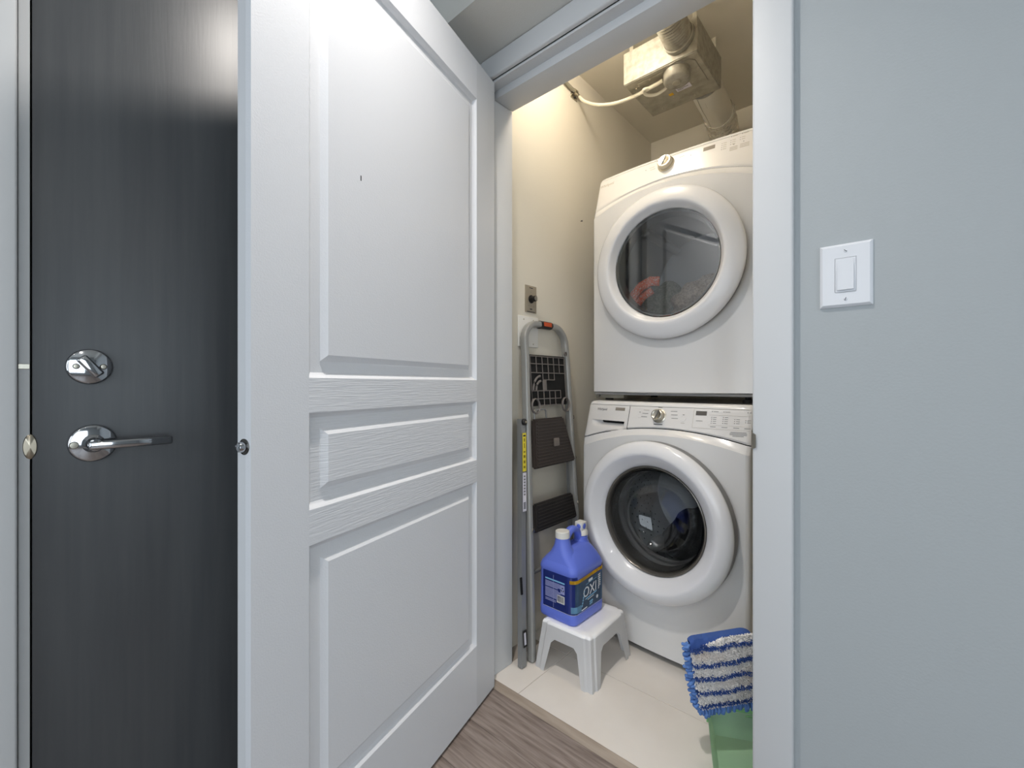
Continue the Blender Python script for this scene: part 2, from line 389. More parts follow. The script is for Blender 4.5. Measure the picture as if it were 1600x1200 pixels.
# local: x from hinge to free edge, face towards the viewer at y=0 looking +y, thickness to -y
PX0, PX1 = 0.1154, 0.7308
PAN = [(0.207, 0.722), (0.789, 0.973), (1.0385, 1.920)]
def slabpart(name, x0, x1, z0, z1, mat):
    bm = bmesh.new(); add_box(bm, x0, x1, -0.014, 0.0, z0, z1); return finish(name, bm, mat, d1, 0)
bm = bmesh.new(); add_box(bm, 0.0, DW, -DT, -0.0141, DH0, DH1); finish('core', bm, doorl, d1, 0)
slabpart('stile', 0, PX0, DH0, DH1, doorl); slabpart('stile', PX1, DW, DH0, DH1, doorp)
zz = [DH0] + [q for p in PAN for q in p] + [DH1]
for k in range(0, len(zz), 2): slabpart('rail', PX0, PX1, zz[k], zz[k + 1], doorh if 0 < k < 6 else doorp)
def door_panel(z0, z1, mat):
    bm = bmesh.new()
    # moulding steps: (inset, depth)
    prof = [(0, 0), (0.0025, -0.0025), (0.0035, -0.0045), (0.007, -0.0085), (0.011, -0.0110), (0.030, -0.0112), (0.033, -0.0105), (0.044, -0.0022), (0.0455, -0.0012), (0.047, -0.0012)]
    rings = []
    for ins, dep in prof:
        rings.append([bm.verts.new((x, dep, z)) for x, z in ((PX0 + ins, z0 + ins), (PX1 - ins, z0 + ins), (PX1 - ins, z1 - ins), (PX0 + ins, z1 - ins))])
    for a, b in zip(rings[:-1], rings[1:]):
        for k in range(4): bm.faces.new((a[k], a[(k + 1) % 4], b[(k + 1) % 4], b[k]))
    bm.faces.new(rings[-1])
    return finish('panel', bm, mat, d1, 20)
door_panel(*PAN[0], doorp); door_panel(*PAN[1], doorh); door_panel(*PAN[2], doorp)
# roller latch in the free edge
lt = lathe('latch', [(0, 0.0015), (0.0125, 0.0015), (0.0135, 0.0008), (0.0135, 0.0), (0, 0)], darkchrome, d1, 28, Matrix.Translation((DW, -DT / 2, 0.922)) @ TOX)
bm = bmesh.new(); add_lathe(bm, [(0.0088, 0.0), (0.0088, 0.006), (0.0075, 0.0095), (0.003, 0.0115), (0, 0.0118)], 20, Matrix.Translation((DW + 0.0012, -DT / 2, 0.922)) @ TOX)
finish('bolt', bm, chrome, lt)
# small black scuff on the upper panel
box('scuff', 0.598, 0.6005, -0.0012, -0.0008, 1.464, 1.475, inkd, d1)

# ------------------------------------------------------------------ dark entry door with lever and deadbolt
d2 = thing('door_2', 'dark stained wood veneer entry door with chrome lever and deadbolt', None, (EW, 0, 0), kind='structure')
EDV = -1.0524                         # latch edge
box('slab', -0.045, 0.0, EDV, -0.155, 0.008, 2.04, darkwood, d2, 0.0015)
# local helper: x out of the door (towards the hall), y along the wall, z up
def on_door(v, z): return Matrix.Translation((0, v, z)) @ TOX
dl = lathe('deadbolt', [(0, 0.0085), (0.0295, 0.0085), (0.0312, 0.0078), (0.0325, 0.0055), (0.033, 0.003), (0.033, 0.0), (0, 0)], chrome, d2, 56, on_door(-0.979, 1.0595))
bm = bmesh.new(); add_box(bm, 0.008, 0.023, -0.0085, 0.0085, -0.0215, 0.0215, 0.0035, 3, None)
finish('thumb_turn', bm, chrome, dl, 35, (0, -0.979, 1.0595), (math.radians(38), 0, 0))
for s in (-1, 1):
    lathe('screw', [(0, 0.0125), (0.0038, 0.0122), (0.0052, 0.010)], nickel, dl, 16, on_door(-0.979 + s * 0.0185, 1.0595))
ll = lathe('lever_handle', [(0, 0.0080), (0.0312, 0.0080), (0.0332, 0.0072), (0.0345, 0.005), (0.035, 0.002), (0.035, 0.0), (0, 0)], chrome, d2, 56, on_door(-0.9745, 0.9158))
lathe('lever_neck', [(0.0165, 0.008), (0.0165, 0.013), (0.0115, 0.018), (0.0105, 0.048), (0, 0.050)], chrome, ll, 32, on_door(-0.9745, 0.9158))
bm = bmesh.new()
add_box(bm, 0.041, 0.053, -0.9845, -0.862, 0.9075, 0.9235, 0.004, 3)
finish('lever_bar', bm, chrome, ll)
lathe('lock_button', [(0, 0.0115), (0.0055, 0.0112), (0.0068, 0.0085)], nickel, ll, 18, on_door(-1.0005, 0.9145))
box('latch_bolt', -0.030, -0.010, EDV - 0.0025, EDV + 0.001, 0.908, 0.926, chrome, d2)
# its frame: jamb reveal, casing, strike plates
ef = thing('trim_3', 'white frame and casing of the dark entry door', None, (EW, 0, 0), kind='structure')
box('jamb', -0.12, 0.001, EDV - 0.0165, EDV - 0.0024, 0, 2.05, entrytrim, ef, 0.0008, 1)
box('jamb', -0.12, 0.001, -0.153, -0.137, 0, 2.05, entrytrim, ef, 0.0008, 1)
box('head_jamb', -0.12, 0.001, EDV - 0.0024, -0.153, 2.043, 2.056, entrytrim, ef)
box('casing', 0.0, 0.018, EDV - 0.0165 - 0.085, EDV - 0.0170, 0, CEIL - 0.001, entrytrim, ef, 0.004, 3)
box('casing', 0.0, 0.018, -0.1365, -0.066, 0, CEIL - 0.001, entrytrim, ef, 0.004, 3)
box('casing', 0.0, 0.018, EDV - 0.0170, -0.1365, 2.056, CEIL - 0.001, entrytrim, ef, 0.004, 3)
bm = bmesh.new(); add_lathe(bm, [(0, 0.0015), (0.011, 0.0014), (0.0125, 0)], 24, Matrix.Translation((0.0008, EDV - 0.0024, 0.917)) @ TOX @ Matrix.Diagonal((0.72, 1.75, 1, 1)))
finish('strike_plate', bm, brass, ef)
box('deadbolt_strike', 0.0005, 0.0022, EDV - 0.0165, EDV - 0.0024, 1.053, 1.062, nickel, ef, 0.0006, 1)
box('weather_seal', -0.06, -0.047, EDV - 0.0023, EDV + 0.012, 0.01, 2.042, black, ef)

# ------------------------------------------------------------------ light switch on the right wall
ls = thing('light_switch', 'white rocker light switch on the pale wall right of the closet', 'switch', (0.947, 0, 1.238))
bm = bmesh.new()
def rrect(w, h, y): return [(-w, y, -h), (w, y, -h), (w, y, h), (-w, y, h)]
hw, hh = 0.0412, 0.0612
rings = [[bm.verts.new(p) for p in rrect(hw - i, hh - i, yy)] for i, yy in ((0, 0), (0, -0.0018), (0.0012, -0.0035), (0.0048, -0.0062))]
inner = [bm.verts.new(p) for p in rrect(0.0168, 0.0334, -0.0062)]; inner2 = [bm.verts.new(p) for p in rrect(0.0168, 0.0334, -0.003)]
rings += [inner, inner2]
for a, b in zip(rings[:-1], rings[1:]):
    for k in range(4): bm.faces.new((a[k], a[(k + 1) % 4], b[(k + 1) % 4], b[k]))
bm.faces.new(inner2)
finish('plate', bm, switchw, ls, 25)
rk = box('rocker_frame', -0.0162, 0.0162, -0.0068, -0.0032, -0.0328, 0.0328, switchw, ls, 0.0005, 1)
prism('rocker', [(-0.0138, -0.030), (0.0138, -0.030), (0.0138, 0.030), (-0.0138, 0.030)], -0.0085, -0.0066, switchw, rk, 0.0012, rot=(math.radians(-2.2), 0, 0))
for s, a in ((1, 40), (-1, -75)):
    sc_ = lathe('screw', [(0, 0.0015), (0.0022, 0.0013), (0.0031, 0.0)], switchw, ls, 16, Matrix.Translation((0, -0.0062, s * 0.0465)) @ FRONT)
    bm = bmesh.new(); add_box(bm, -0.0028, 0.0028, -0.0080, -0.0076, -0.0005, 0.0005)
    finish('slot', bm, inkd, sc_, 0, (0, 0, s * 0.0465), (0, math.radians(a), 0))
# ------------------------------------------------------------------ controls on the closet's left wall  (local x out of the wall)
ft = thing('fan_timer', 'small champagne fan timer plate with dark knob on the cream closet wall', 'switch', (CX0, 0.313, 1.3695))
box('plate', 0, 0.004, -0.0348, 0.0348, -0.0545, 0.0545, plateg, ft, 0.0012, 2)
kn = lathe('knob', [(0.0165, 0.004), (0.0165, 0.006), (0.0105, 0.007), (0.0115, 0.026), (0.0105, 0.030), (0, 0.0305)], blackp, ft, 28, TOX)
lathe('knob_cap', [(0.0095, 0.0300), (0.0090, 0.0312), (0, 0.0314)], nickel, kn, 24, TOX)
for z, w, h in ((0.045, 0.011, 0.0032), (-0.0405, 0.007, 0.0048), (-0.051, 0.026, 0.0028)):
    box('printing', 0.0038, 0.0043, -w, w, z - h / 2, z + h / 2, inkd, ft)
for z, n in ((0.028, 1), (-0.028, 3)):
    for k in range(n): box('tick', 0.0038, 0.0043, -0.0015 + (k - (n - 1) / 2) * 0.014, 0.0015 + (k - (n - 1) / 2) * 0.014, z - 0.0015, z + 0.0015, ink, ft)
wp = thing('wall_plate', 'blank white cover plate on closet wall behind the ladder handle', 'wall plate', (CX0, 0.295, 1.236))
box('plate', 0, 0.006, -0.063, 0.063, -0.0615, 0.0615, capw, wp, 0.003, 3)
for s in (-1, 1):
    for t in (-1, 1):
        lathe('screw', [(0, 0.0014), (0.003, 0.0008), (0.0032, 0)], nickel, wp, 12, Matrix.Translation((0.006, s * 0.03, t * 0.048)) @ TOX)
ws = thing('wall_screw', 'tiny dark screw left in the cream closet wall beside the dryer', 'screw', (CX0, 0.683, 1.787))
lathe('head', [(0, 0.010), (0.0035, 0.009), (0.004, 0.007), (0.0015, 0.006), (0.0015, 0.0), (0, 0)], inkd, ws, 10, TOX)

# ------------------------------------------------------------------ lamps as objects
dlg = thing('recessed_light', 'round recessed downlight in the hall ceiling before the closet', 'ceiling light', (0.43, -0.62, HALL))
lathe('trim_ring', [(0.045, 0.0), (0.047, -0.004), (0.062, -0.003), (0.066, 0.0)], trimpaint, dlg, 40)
lathe('lens', [(0, -0.001), (0.045, -0.001)], lensglow, dlg, 32)
cl = thing('closet_ceiling_lamp', 'warm flush globe lamp on closet ceiling behind the door head', 'ceiling light', (LAMP[0], LAMP[1], CZ))
lathe('base', [(0, 0), (0.075, 0.0), (0.075, -0.012), (0.07, -0.016), (0, -0.016)], trimpaint, cl, 32)
lathe('globe', [(0.066, -0.016), (0.085, -0.030), (0.092, -0.048), (0.084, -0.070), (0.055, -0.088), (0, -0.096)], lampglass, cl, 32)

# ------------------------------------------------------------------ laundry machines
def machine(name, label, cat, loc, rotz, hw, depth, z0, zt, Ae, Ac, xc, Be, Bc, bow, alpha, rc, rr, kind):
    T = thing(name, label, cat, loc, rotz)
    ta = math.tan(alpha); cr = 0.016
    def yb(x):
        y = -bow * (1 - (x / hw) ** 2)
        t = max(0.0, (abs(x) - (hw - cr)) / cr)
        return y + cr * (1 - math.sqrt(max(0, 1 - min(t, 1) ** 2)))
    def arc(x, e, c): 
        s = hw + abs(xc)
        k = ((x - xc) / hw) ** 2
        return c - (c - e) * min(k, 1.25)
    A = lambda x: arc(x, Ae, Ac)
    B = lambda x: arc(x, Be, Bc)
    yc = lambda x, z: yb(x) + 0.010 + (z - Ae) * ta
    xs = [-hw, -hw + 0.002, -hw + 0.005, -hw + 0.010, -hw + 0.016] + [-hw + 0.016 + (2 * hw - 0.032) * k / 44 for k in range(1, 44)] + [hw - 0.016, hw - 0.010, hw - 0.005, hw - 0.002, hw]
    # lower front panel with the round opening, then a soft band up to the console gap
    NZ = 52
    bm = bmesh.new()
    def pf(i, j):
        x = xs[i]
        if j == 0: return (x, yb(x) + 0.012, z0)
        if j <= NZ: 
            t = (j - 1) / (NZ - 1); z = z0 + 0.004 + t * (B(x) - z0 - 0.004)
            return (x, yb(x), z)
        k = j - NZ; n = 5; t = k / n
        z = B(x) + t * (A(x) - 0.0012 - B(x)); ye = yc(x, A(x)) - 0.0005
        return (x, yb(x) + (ye - yb(x)) * (t ** 0.8), z)
    def skip(i, j):
        x = (xs[i] + xs[i + 1]) / 2; p = pf(i, j); q = pf(i + 1, j + 1)
        return (x - rc[0]) ** 2 + ((p[2] + q[2]) / 2 - rc[1]) ** 2 < (rr * 0.74) ** 2
    grid(bm, len(xs), NZ + 6, pf, skip)
    finish('front_panel', bm, whitep, T, 16)
    # cabinet, open towards the front panel
    ys = cr + 0.002
    sil = [(ys, z0), (ys, Ae), (ys + 0.010 + (zt - 0.004 - Ae) * ta, zt - 0.004), (depth - 0.01, zt - 0.004), (depth, zt - 0.014), (depth, z0)]
    bm = bmesh.new(); a = [bm.verts.new((-hw, p, q)) for p, q in sil]; b = [bm.verts.new((hw, p, q)) for p, q in sil]
    bm.faces.new(a); bm.faces.new(b[::-1])
    for k in range(2, 6): bm.faces.new((a[k], b[k], b[(k + 1) % 6], a[(k + 1) % 6]))
    finish('cabinet', bm, whitep, T)
    # console
    def console(pname, x0, x1, z_hi, pocket=None, rnd=True):
        bm = bmesh.new()
        xl = sorted({x0, x1} | {x for x in xs if x0 < x < x1} | ({pocket[0], pocket[0] + .003, pocket[0] + .02, pocket[0] + .05, pocket[1] - .012, pocket[1] - .003, pocket[1]} if pocket else set()))
        n = 16
        rowsf = [k / n for k in range(n + 1)]
        if pocket:
            def row(k, x):
                lo = A(x) + 0.0012
                zs_ = [lo, lo + 0.004, pocket[2] - 0.012, pocket[2]] + [pocket[2] + (pocket[3] - pocket[2]) * q / 6 for q in range(1, 7)] + [pocket[3] + 0.0006, pocket[3] + 0.004, (pocket[3] + z_hi) / 2, z_hi - 0.004, z_hi]
                return zs_[k]
            NR = 15
        else:
            def row(k, x): lo = A(x) + 0.0012; return lo + (z_hi - lo) * rowsf[k]
            NR = n + 1
        def f(i, j):
            x = xl[i]; z = row(j, x); y = yc(x, z)
            if j == 0: y += 0.004
            if j == NR - 1: y += 0.001
            if pocket and pocket[0] + .001 < x < pocket[1] - .001 and pocket[2] <= z <= pocket[3] + 1e-6:
                tx = smoothstep((x - pocket[0]) / 0.06) * smoothstep((pocket[1] - x) / 0.012); tz = (z - pocket[2]) / (pocket[3] - pocket[2])
                y += 0.030 * tx * smoothstep(tz * 1.15)
            return (x, y, z)
        vs = grid(bm, len(xl), NR, f)
        return finish(pname, bm, whitec, T, 30)
    lipz = zt - 0.016
    if kind == 'washer':
        xsplit = -0.114
        drawer = console('dispenser_drawer', -hw, xsplit - 0.0012, lipz - 0.0012, (-0.298, -0.130, 0.836, 0.8645))
        console('control_panel', xsplit + 0.0012, hw, lipz - 0.0012)
    else:
        console('control_panel', -hw, hw, lipz - 0.0006)
    # rounded top lip
    bm = bmesh.new()
    steps = [(0.0, 0.0), (0.006, 0.002), (0.011, 0.007), (0.0135, 0.013), (0.0155, 0.022), (0.0158, 0.045)]
    xt = xs
    def tf(i, j):
        x = xt[i]; h, d = steps[j]; edge = max(0, (abs(x) - (hw - 0.03)) / 0.03)
        z = lipz + h - 0.010 * edge ** 3
        return (x * (1 - 0.004 * (h / 0.016)), yc(x, lipz) + d, z)
    grid(bm, len(xt), len(steps), tf)
    finish('top_trim', bm, whitep, T, 60)
    # dark backing behind the panel gaps
    bm = bmesh.new()
    def bf(i, j): x = -hw * 0.985 + 2 * hw * 0.985 * i / 20; z = (Be, zt - 0.022)[j]; return (x, max(yc(x, z), yb(x)) + 0.024, z)
    grid(bm, 21, 2, bf); finish('backing', bm, black, T, 0)
    # helpers for print on the console
    un = Vector((0, ta, 1)).normalized()
    def cpt(x, z, off=0.0012): return Vector((x, yc(x, z), z)) + Vector((0, -un.z, un.y)) * off
    def cmat(x, z, off=0.0012): 
        sl = (yc(x + 0.01, z) - yc(x - 0.01, z)) / 0.02
        return frame(cpt(x, z, off), (1, sl, 0), un)
    def cbox(n, x, z, w, h, mat, t=0.0004, off=0.0002, bev=0):
        bm = bmesh.new(); add_box(bm, -w / 2, w / 2, -h / 2, h / 2, 0, t, bev, 2, cmat(x, z, off) if not bev else None)
        if bev: bmesh.ops.transform(bm, matrix=cmat(x, z, off), verts=bm.verts[:])
        return finish(n, bm, mat, T)
    return T, yb, yc, cpt, cmat, cbox

def front_lathe(name, prof, mat, parent, cx, y, cz, n=72, smooth=40, closed=False):
    return lathe(name, prof, mat, parent, n, Matrix.Translation((cx, y, cz)) @ FRONT, smooth, closed)

WL = (0.327, 0.523, TZ)
Wm, wyb, wyc, wpt, wmat, wbox = machine('washing_machine', 'white front-load washer standing on the tile floor below the dryer', 'washer', WL, math.radians(-4.0),
    0.331, 0.76, 0.020, 0.957 - TZ, 0.811 - TZ, 0.8605 - TZ, 0.045, 0.778 - TZ, 0.838 - TZ, 0.026, math.radians(17), (0.018, 0.516), 0.289, 'washer')
DL = (0.330, 0.636, 0.0)
Dm, dyb, dyc, dpt, dmat, dbox = machine('clothes_dryer', 'white dryer stacked on top of the washing machine, towels inside', 'dryer', DL, 0.0,
    0.337, 0.585, 0.990, 1.957, 1.781, 1.842, -0.01, 1.751, 1.816, 0.022, math.radians(17), (0.010, 1.492), 0.289, 'dryer')
# washer feet and plinth
for sx in (-1, 1):
    for yy in (0.06, 0.70):
        lathe('foot', [(0, 0.0), (0.02, 0.0), (0.02, 0.010), (0.012, 0.012), (0.012, 0.022), (0, 0.022)], rubberd, Wm, 16, Matrix.Translation((sx * 0.28, yy, 0)))
# dryer stands on the washer on short feet with a stacking bracket in the gap
for sx in (-1, 1):
    for yy in (0.05, 0.52):
        lathe('foot', [(0, 0.9575), (0.018, 0.9575), (0.018, 0.970), (0.010, 0.972), (0.010, 0.991), (0, 0.991)], rubberd, Dm, 16, Matrix.Translation((sx * 0.28, yy, 0)))
box('bottom_rail', -0.320, 0.335, -0.010, 0.012, 0.981, 0.990, greyp, Dm, 0.001, 1)
box('stacking_bracket', -0.325, -0.19, 0.010, 0.04, 0.966, 0.982, galvd, Dm, 0.001, 1)
lathe('bracket_screw', [(0, 0.004), (0.004, 0.003), (0.005, 0)], chrome, Dm, 14, Matrix.Translation((-0.305, 0.010, 0.976)) @ FRONT)

# --- washer door
yf = wyb(0.018)
wd = front_lathe('door', [(0.284, 0.032), (0.2885, 0.0325), (0.2908, 0.037), (0.2895, 0.044), (0.284, 0.052), (0.275, 0.0585), (0.263, 0.064), (0.252, 0.0668), (0.246, 0.0668), (0.241, 0.0645), (0.228, 0.054), (0.212, 0.040), (0.203, 0.031), (0.199, 0.024), (0.1965, 0.010)], whiter, Wm, 0.018, yf, 0.516, 96)
front_lathe('door_back', [(0.284, -0.012), (0.2885, 0.0), (0.2885, 0.033)], greyp, wd, 0.018, yf, 0.516, 72)
front_lathe('bezel', [(0.1985, 0.020), (0.1975, 0.0265), (0.194, 0.0275), (0.190, 0.024), (0.188, 0.012), (0.184, -0.012), (0.178, -0.035)], bezelm, wd, 0.018, yf, 0.516, 72)
gp = [(0.186, 0.010), (0.180, 0.000), (0.172, -0.020), (0.160, -0.046), (0.142, -0.072), (0.115, -0.094), (0.08, -0.109), (0.04, -0.117), (0, -0.120)]
gq = [(0, -0.125), (0.041, -0.122), (0.082, -0.114), (0.118, -0.099), (0.146, -0.076), (0.165, -0.048), (0.177, -0.021), (0.185, -0.002), (0.188, 0.006)]
front_lathe('glass_bowl', gp + gq, glass, wd, 0.018, yf, 0.516, 72, 60, True)
front_lathe('gasket', [(0.215, -0.012), (0.205, -0.02), (0.196, -0.045), (0.200, -0.075), (0.190, -0.09), (0.178, -0.085), (0.176, -0.10), (0.186, -0.125), (0.21, -0.13)], gasket, Wm, 0.018, yf, 0.516, 64)
dr = front_lathe('drum', [(0.19, -0.125), (0.235, -0.135), (0.24, -0.16), (0.24, -0.44), (0.225, -0.46), (0.10, -0.465), (0, -0.45)], steel, Wm, 0.018, yf, 0.516, 60)
for k in range(3):
    a = 2 * PI * k / 3 + 0.55; bm = bmesh.new(); add_box(bm, -0.022, 0.022, 0.17, 0.42, -0.238, -0.178, 0.012, 3)
    bmesh.ops.transform(bm, matrix=Matrix.Translation((0.018, yf, 0.516)) @ Matrix.Rotation(a, 4, 'Y'), verts=bm.verts[:])
    finish('baffle', bm, steel, dr)
bm = bmesh.new()
for i in range(40):
    for j in range(9):
        a = 2 * PI * (i + 0.5 * (j % 2)) / 40; yy = 0.17 + 0.03 * j
        add_lathe(bm, [(0, 0), (0.0042, 0)], 6, Matrix.Translation((0.018, yf, 0.516)) @ Matrix.Rotation(a, 4, 'Y') @ Matrix.Translation((0, yy, 0.2395)) )
ho = finish('perforations', bm, black, dr, 0); ho['kind'] = 'stuff'
# --- washer console details
wbox('window', -0.159, 0.925 - TZ, 0.046, 0.0125, displayl)
text('lettering', 'Whirlpool', 0.0155, wmat(-0.250, 0.921 - TZ, 0.0006), ink, Wm, 0.0002, sx=0.80)
def knob(T, cm, r=0.0225, h=0.024):
    k = lathe('knob', [(r * 1.18, 0.0), (r * 1.18, 0.002), (r, 0.004), (r * 0.985, h * 0.8), (r * 0.92, h), (r * 0.78, h * 1.04), (r * 0.60, h * 0.96), (0, h * 0.93)], nickel, T, 44, cm)
    b = bmesh.new(); add_box(b, -0.0013, 0.0013, -r * 0.9, r * 0.9, h * 0.93, h * 1.05, 0, 1, cm @ Matrix.Rotation(math.radians(-20), 4, 'Z'))
    finish('pointer', b, ink, k); return k
knob(Wm, wmat(0.0155, 0.9065 - TZ, 0.0))
for x, w in ((-0.042, 0.018), (-0.0445, 0.020), (-0.046, 0.024)): pass
for k in range(3):
    wbox('print_line', -0.040 - 0.003 * k, 0.926 - 0.0125 * k - TZ, 0.024, 0.0018, inkp if k < 1 else ink)
    wbox('print_line', 0.070 + 0.003 * k, 0.926 - 0.0125 * k - TZ, 0.024, 0.0018, ink)
wbox('print_line', 0.0155, 0.9385 - TZ, 0.016, 0.0018, ink); wbox('print_line', 0.0155, 0.8760 - TZ, 0.034, 0.0024, inkd)
def ringmark(T, cm, r):
    return lathe('button', [(r, 0), (r, 0.0008), (r - 0.0009, 0.0008), (r - 0.0012, 0.0003), (0, 0.0003)], whitec, T, 28, cm)
ringmark(Wm, wmat(-0.0665, 0.904 - TZ, 0.0003), 0.0085); ringmark(Wm, wmat(0.107, 0.901 - TZ, 0.0003), 0.0095)
wbox('indicator', -0.0665, 0.9175 - TZ, 0.006, 0.0018, inkd); wbox('indicator', 0.107, 0.9155 - TZ, 0.006, 0.0018, inkd)
wbox('print_line', 0.107, 0.886 - TZ, 0.014, 0.0014, inkp)
wbox('display', 0.168, 0.9235 - TZ, 0.037, 0.0155, display)
bmx = [(0.142, 0.334, 0.9405, 0.0008), (0.142, 0.334, 0.8725, 0.0008), (0.194, 0.334, 0.919, 0.0006), (0.194, 0.334, 0.885, 0.0006)]
for a, b, z, h in bmx: 
    for q in range(4): wbox('print_line', a + (min(b, 0.325) - a) * (q + .5) / 4, z - TZ, (min(b, 0.325) - a) / 4, h, inkp)
wbox('print_line', 0.142, 0.9065 - TZ, 0.0008, 0.068, inkp)
for c, (x, z, n) in enumerate(((0.204, 0.9115, 4), (0.241, 0.9125, 4), (0.277, 0.9075, 3), (0.310, 0.905, 2))):
    for k in range(n):
        wbox('indicator', x, z - 0.0066 * k - TZ, 0.0022, 0.0022, inkd); wbox('print_line', x + 0.010, z - 0.0066 * k - TZ, 0.011, 0.0015, ink)
    wbox('print_line', x + 0.007, 0.8795 - TZ, 0.018, 0.0017, ink)
for x in (0.204, 0.241, 0.314): wbox('indicator', x, 0.9310 - TZ, 0.0022, 0.0025, inkd); wbox('print_line', x + 0.0075 if x > .3 else x + 0.012, 0.9310 - TZ, 0.006 if x > .3 else 0.016, 0.0015, ink)
wbox('print_line', 0.164, 0.897 - TZ, 0.022, 0.0018, ink)
for k, w in enumerate((0.048, 0.052, 0.052, 0.034)): wbox('print_line', 0.292, 0.8655 - 0.0042 * k - TZ, w, 0.0016, ink)

# --- dryer door
yf2 = dyb(0.010)
dd = front_lathe('door', [(0.284, 0.022), (0.289, 0.023), (0.2908, 0.028), (0.289, 0.034), (0.282, 0.040), (0.268, 0.046), (0.250, 0.052), (0.236, 0.0555), (0.229, 0.0555), (0.2245, 0.053), (0.219, 0.045), (0.212, 0.033), (0.2075, 0.027), (0.2060, 0.020)], whiter, Dm, 0.010, yf2, 1.492, 96)
front_lathe('door_back', [(0.278, -0.004), (0.2845, 0.0), (0.2845, 0.023)], greyp, dd, 0.010, yf2, 1.492, 72)
front_lathe('glass_pane', [(0, 0.027), (0.205, 0.027), (0.2066, 0.0255), (0.2066, 0.023), (0, 0.023)], tint, dd, 0.010, yf2, 1.4945, 72, 30)
front_lathe('door_seal', [(0.203, 0.020), (0.196, 0.016), (0.190, -0.03), (0.20, -0.05)], greyp, dd, 0.010, yf2, 1.492, 60)
dr2 = front_lathe('drum', [(0.20, -0.05), (0.245, -0.06), (0.25, -0.08), (0.25, -0.46), (0.24, -0.48), (0.10, -0.485), (0, -0.48)], steel, Dm, 0.010, yf2, 1.492, 60)
for k in range(3):
    a = 2 * PI * k / 3 + 2.5; bm = bmesh.new(); add_box(bm, -0.018, 0.018, 0.09, 0.45, -0.249, -0.205, 0.010, 3)
    bmesh.ops.transform(bm, matrix=Matrix.Translation((0.010, yf2, 1.492)) @ Matrix.Rotation(a, 4, 'Y'), verts=bm.verts[:])
    finish('baffle', bm, steel, dr2)
# --- dryer console details
text('lettering', 'Whirlpool', 0.020, dmat(-0.288, 1.912, 0.0006), inkp, Dm, 0.0002, sx=0.85)
knob(Dm, dmat(-0.014, 1.9095, 0.0), 0.0285, 0.024)
dbox('display', 0.150, 1.9185, 0.042, 0.0165, displayl)
for k in range(2): dbox('print_line', -0.073 + 0.004 * k, 1.9155 - 0.010 * k, 0.022, 0.002, inkp); dbox('print_line', 0.048 + 0.004 * k, 1.9195 - 0.010 * k, 0.022, 0.002, inkp)
dbox('indicator', -0.100, 1.9125, 0.0028, 0.0028, inkd); dbox('indicator', 0.084, 1.9125, 0.0028, 0.0028, inkd)
for c, (x, z, n) in enumerate(((0.195, 1.920, 4), (0.225, 1.922, 3), (0.256, 1.923, 2))):
    for k in range(n):
        dbox('indicator', x, z - 0.0085 * k, 0.002, 0.0024, ink); dbox('print_line', x + 0.010, z - 0.0085 * k, 0.012, 0.0018, inkp)
for x in (0.226, 0.262, 0.296): dbox('indicator', x, 1.9375, 0.0022, 0.003, ink); dbox('print_line', x + 0.012, 1.9375, 0.016, 0.0018, inkp)
for k in range(3): dbox('print_line', 0.272, 1.894 - 0.0062 * k, 0.030, 0.0022, inkp)
for k in range(3): dbox('print_line', 0.236, 1.892 - 0.0062 * k, 0.026, 0.0022, inkp)
dbox('indicator', 0.236, 1.9015, 0.003, 0.003, ink); dbox('indicator', 0.268, 1.9035, 0.003, 0.003, ink)

# ------------------------------------------------------------------ laundry inside the machines
def lump(name, c, r, mat, label, cat, rot=(0, 0, 0), amp=0.02, fr=14, seed=0, sub=4, folds=None):
    bm = bmesh.new(); bmesh.ops.create_icosphere(bm, subdivisions=sub, radius=1.0)
    for v in bm.verts:
        p = v.co.copy(); q = Vector((p.x * r[0], p.y * r[1], p.z * r[2]))
        d = noise.noise(q * fr + Vector((seed, 0, 0))) * amp + noise.noise(q * fr * 3 + Vector((0, seed, 0))) * amp * 0.25
        if folds: d += folds[0] * math.sin(folds[1] * (q.x + 0.6 * q.z) + 2 * noise.noise(q * 6))
        v.co = q + p.normalized() * d
    o = finish(name, bm, mat, None, 180, c, rot); return tag(o, label, cat)
lump('towel', (0.425, 0.765, 1.358), (0.140, 0.085, 0.095), towel1, 'fluffy taupe grey towel bunched behind the dryer glass', 'towel', (0, math.radians(-22), 0), 0.018, 12, 3, 5, (0.008, 70))
lump('towel', (0.250, 0.815, 1.365), (0.100, 0.068, 0.092), towel2, 'dark olive grey towel between coral cloth and taupe towel', 'towel', (0, math.radians(-48), 0), 0.018, 11, 9, 5, (0.006, 60))
bm = bmesh.new()
pts = [(0.130, 0.705, 1.330), (0.142, 0.70, 1.372), (0.165, 0.695, 1.410), (0.200, 0.69, 1.440), (0.240, 0.69, 1.455), (0.275, 0.70, 1.452)]
add_tube(bm, pts, 0.020, 0.010, 12, (0, 1, 0.2))
add_tube(bm, [(0.150, 0.71, 1.320), (0.170, 0.71, 1.365), (0.200, 0.707, 1.400), (0.240, 0.707, 1.420)], 0.016, 0.010, 12, (0, 1, 0.2))
tag(finish('dish_cloth', bm, redcloth, None, 60), 'coral and white checked cloth curled behind the dryer glass', 'cloth')
lump('garment', (0.415, 0.82, 0.405), (0.150, 0.16, 0.110), blackcloth, 'black garment lying inside the washing machine drum', 'garment', (0, math.radians(-15), 0), 0.03, 10, 5, 4)

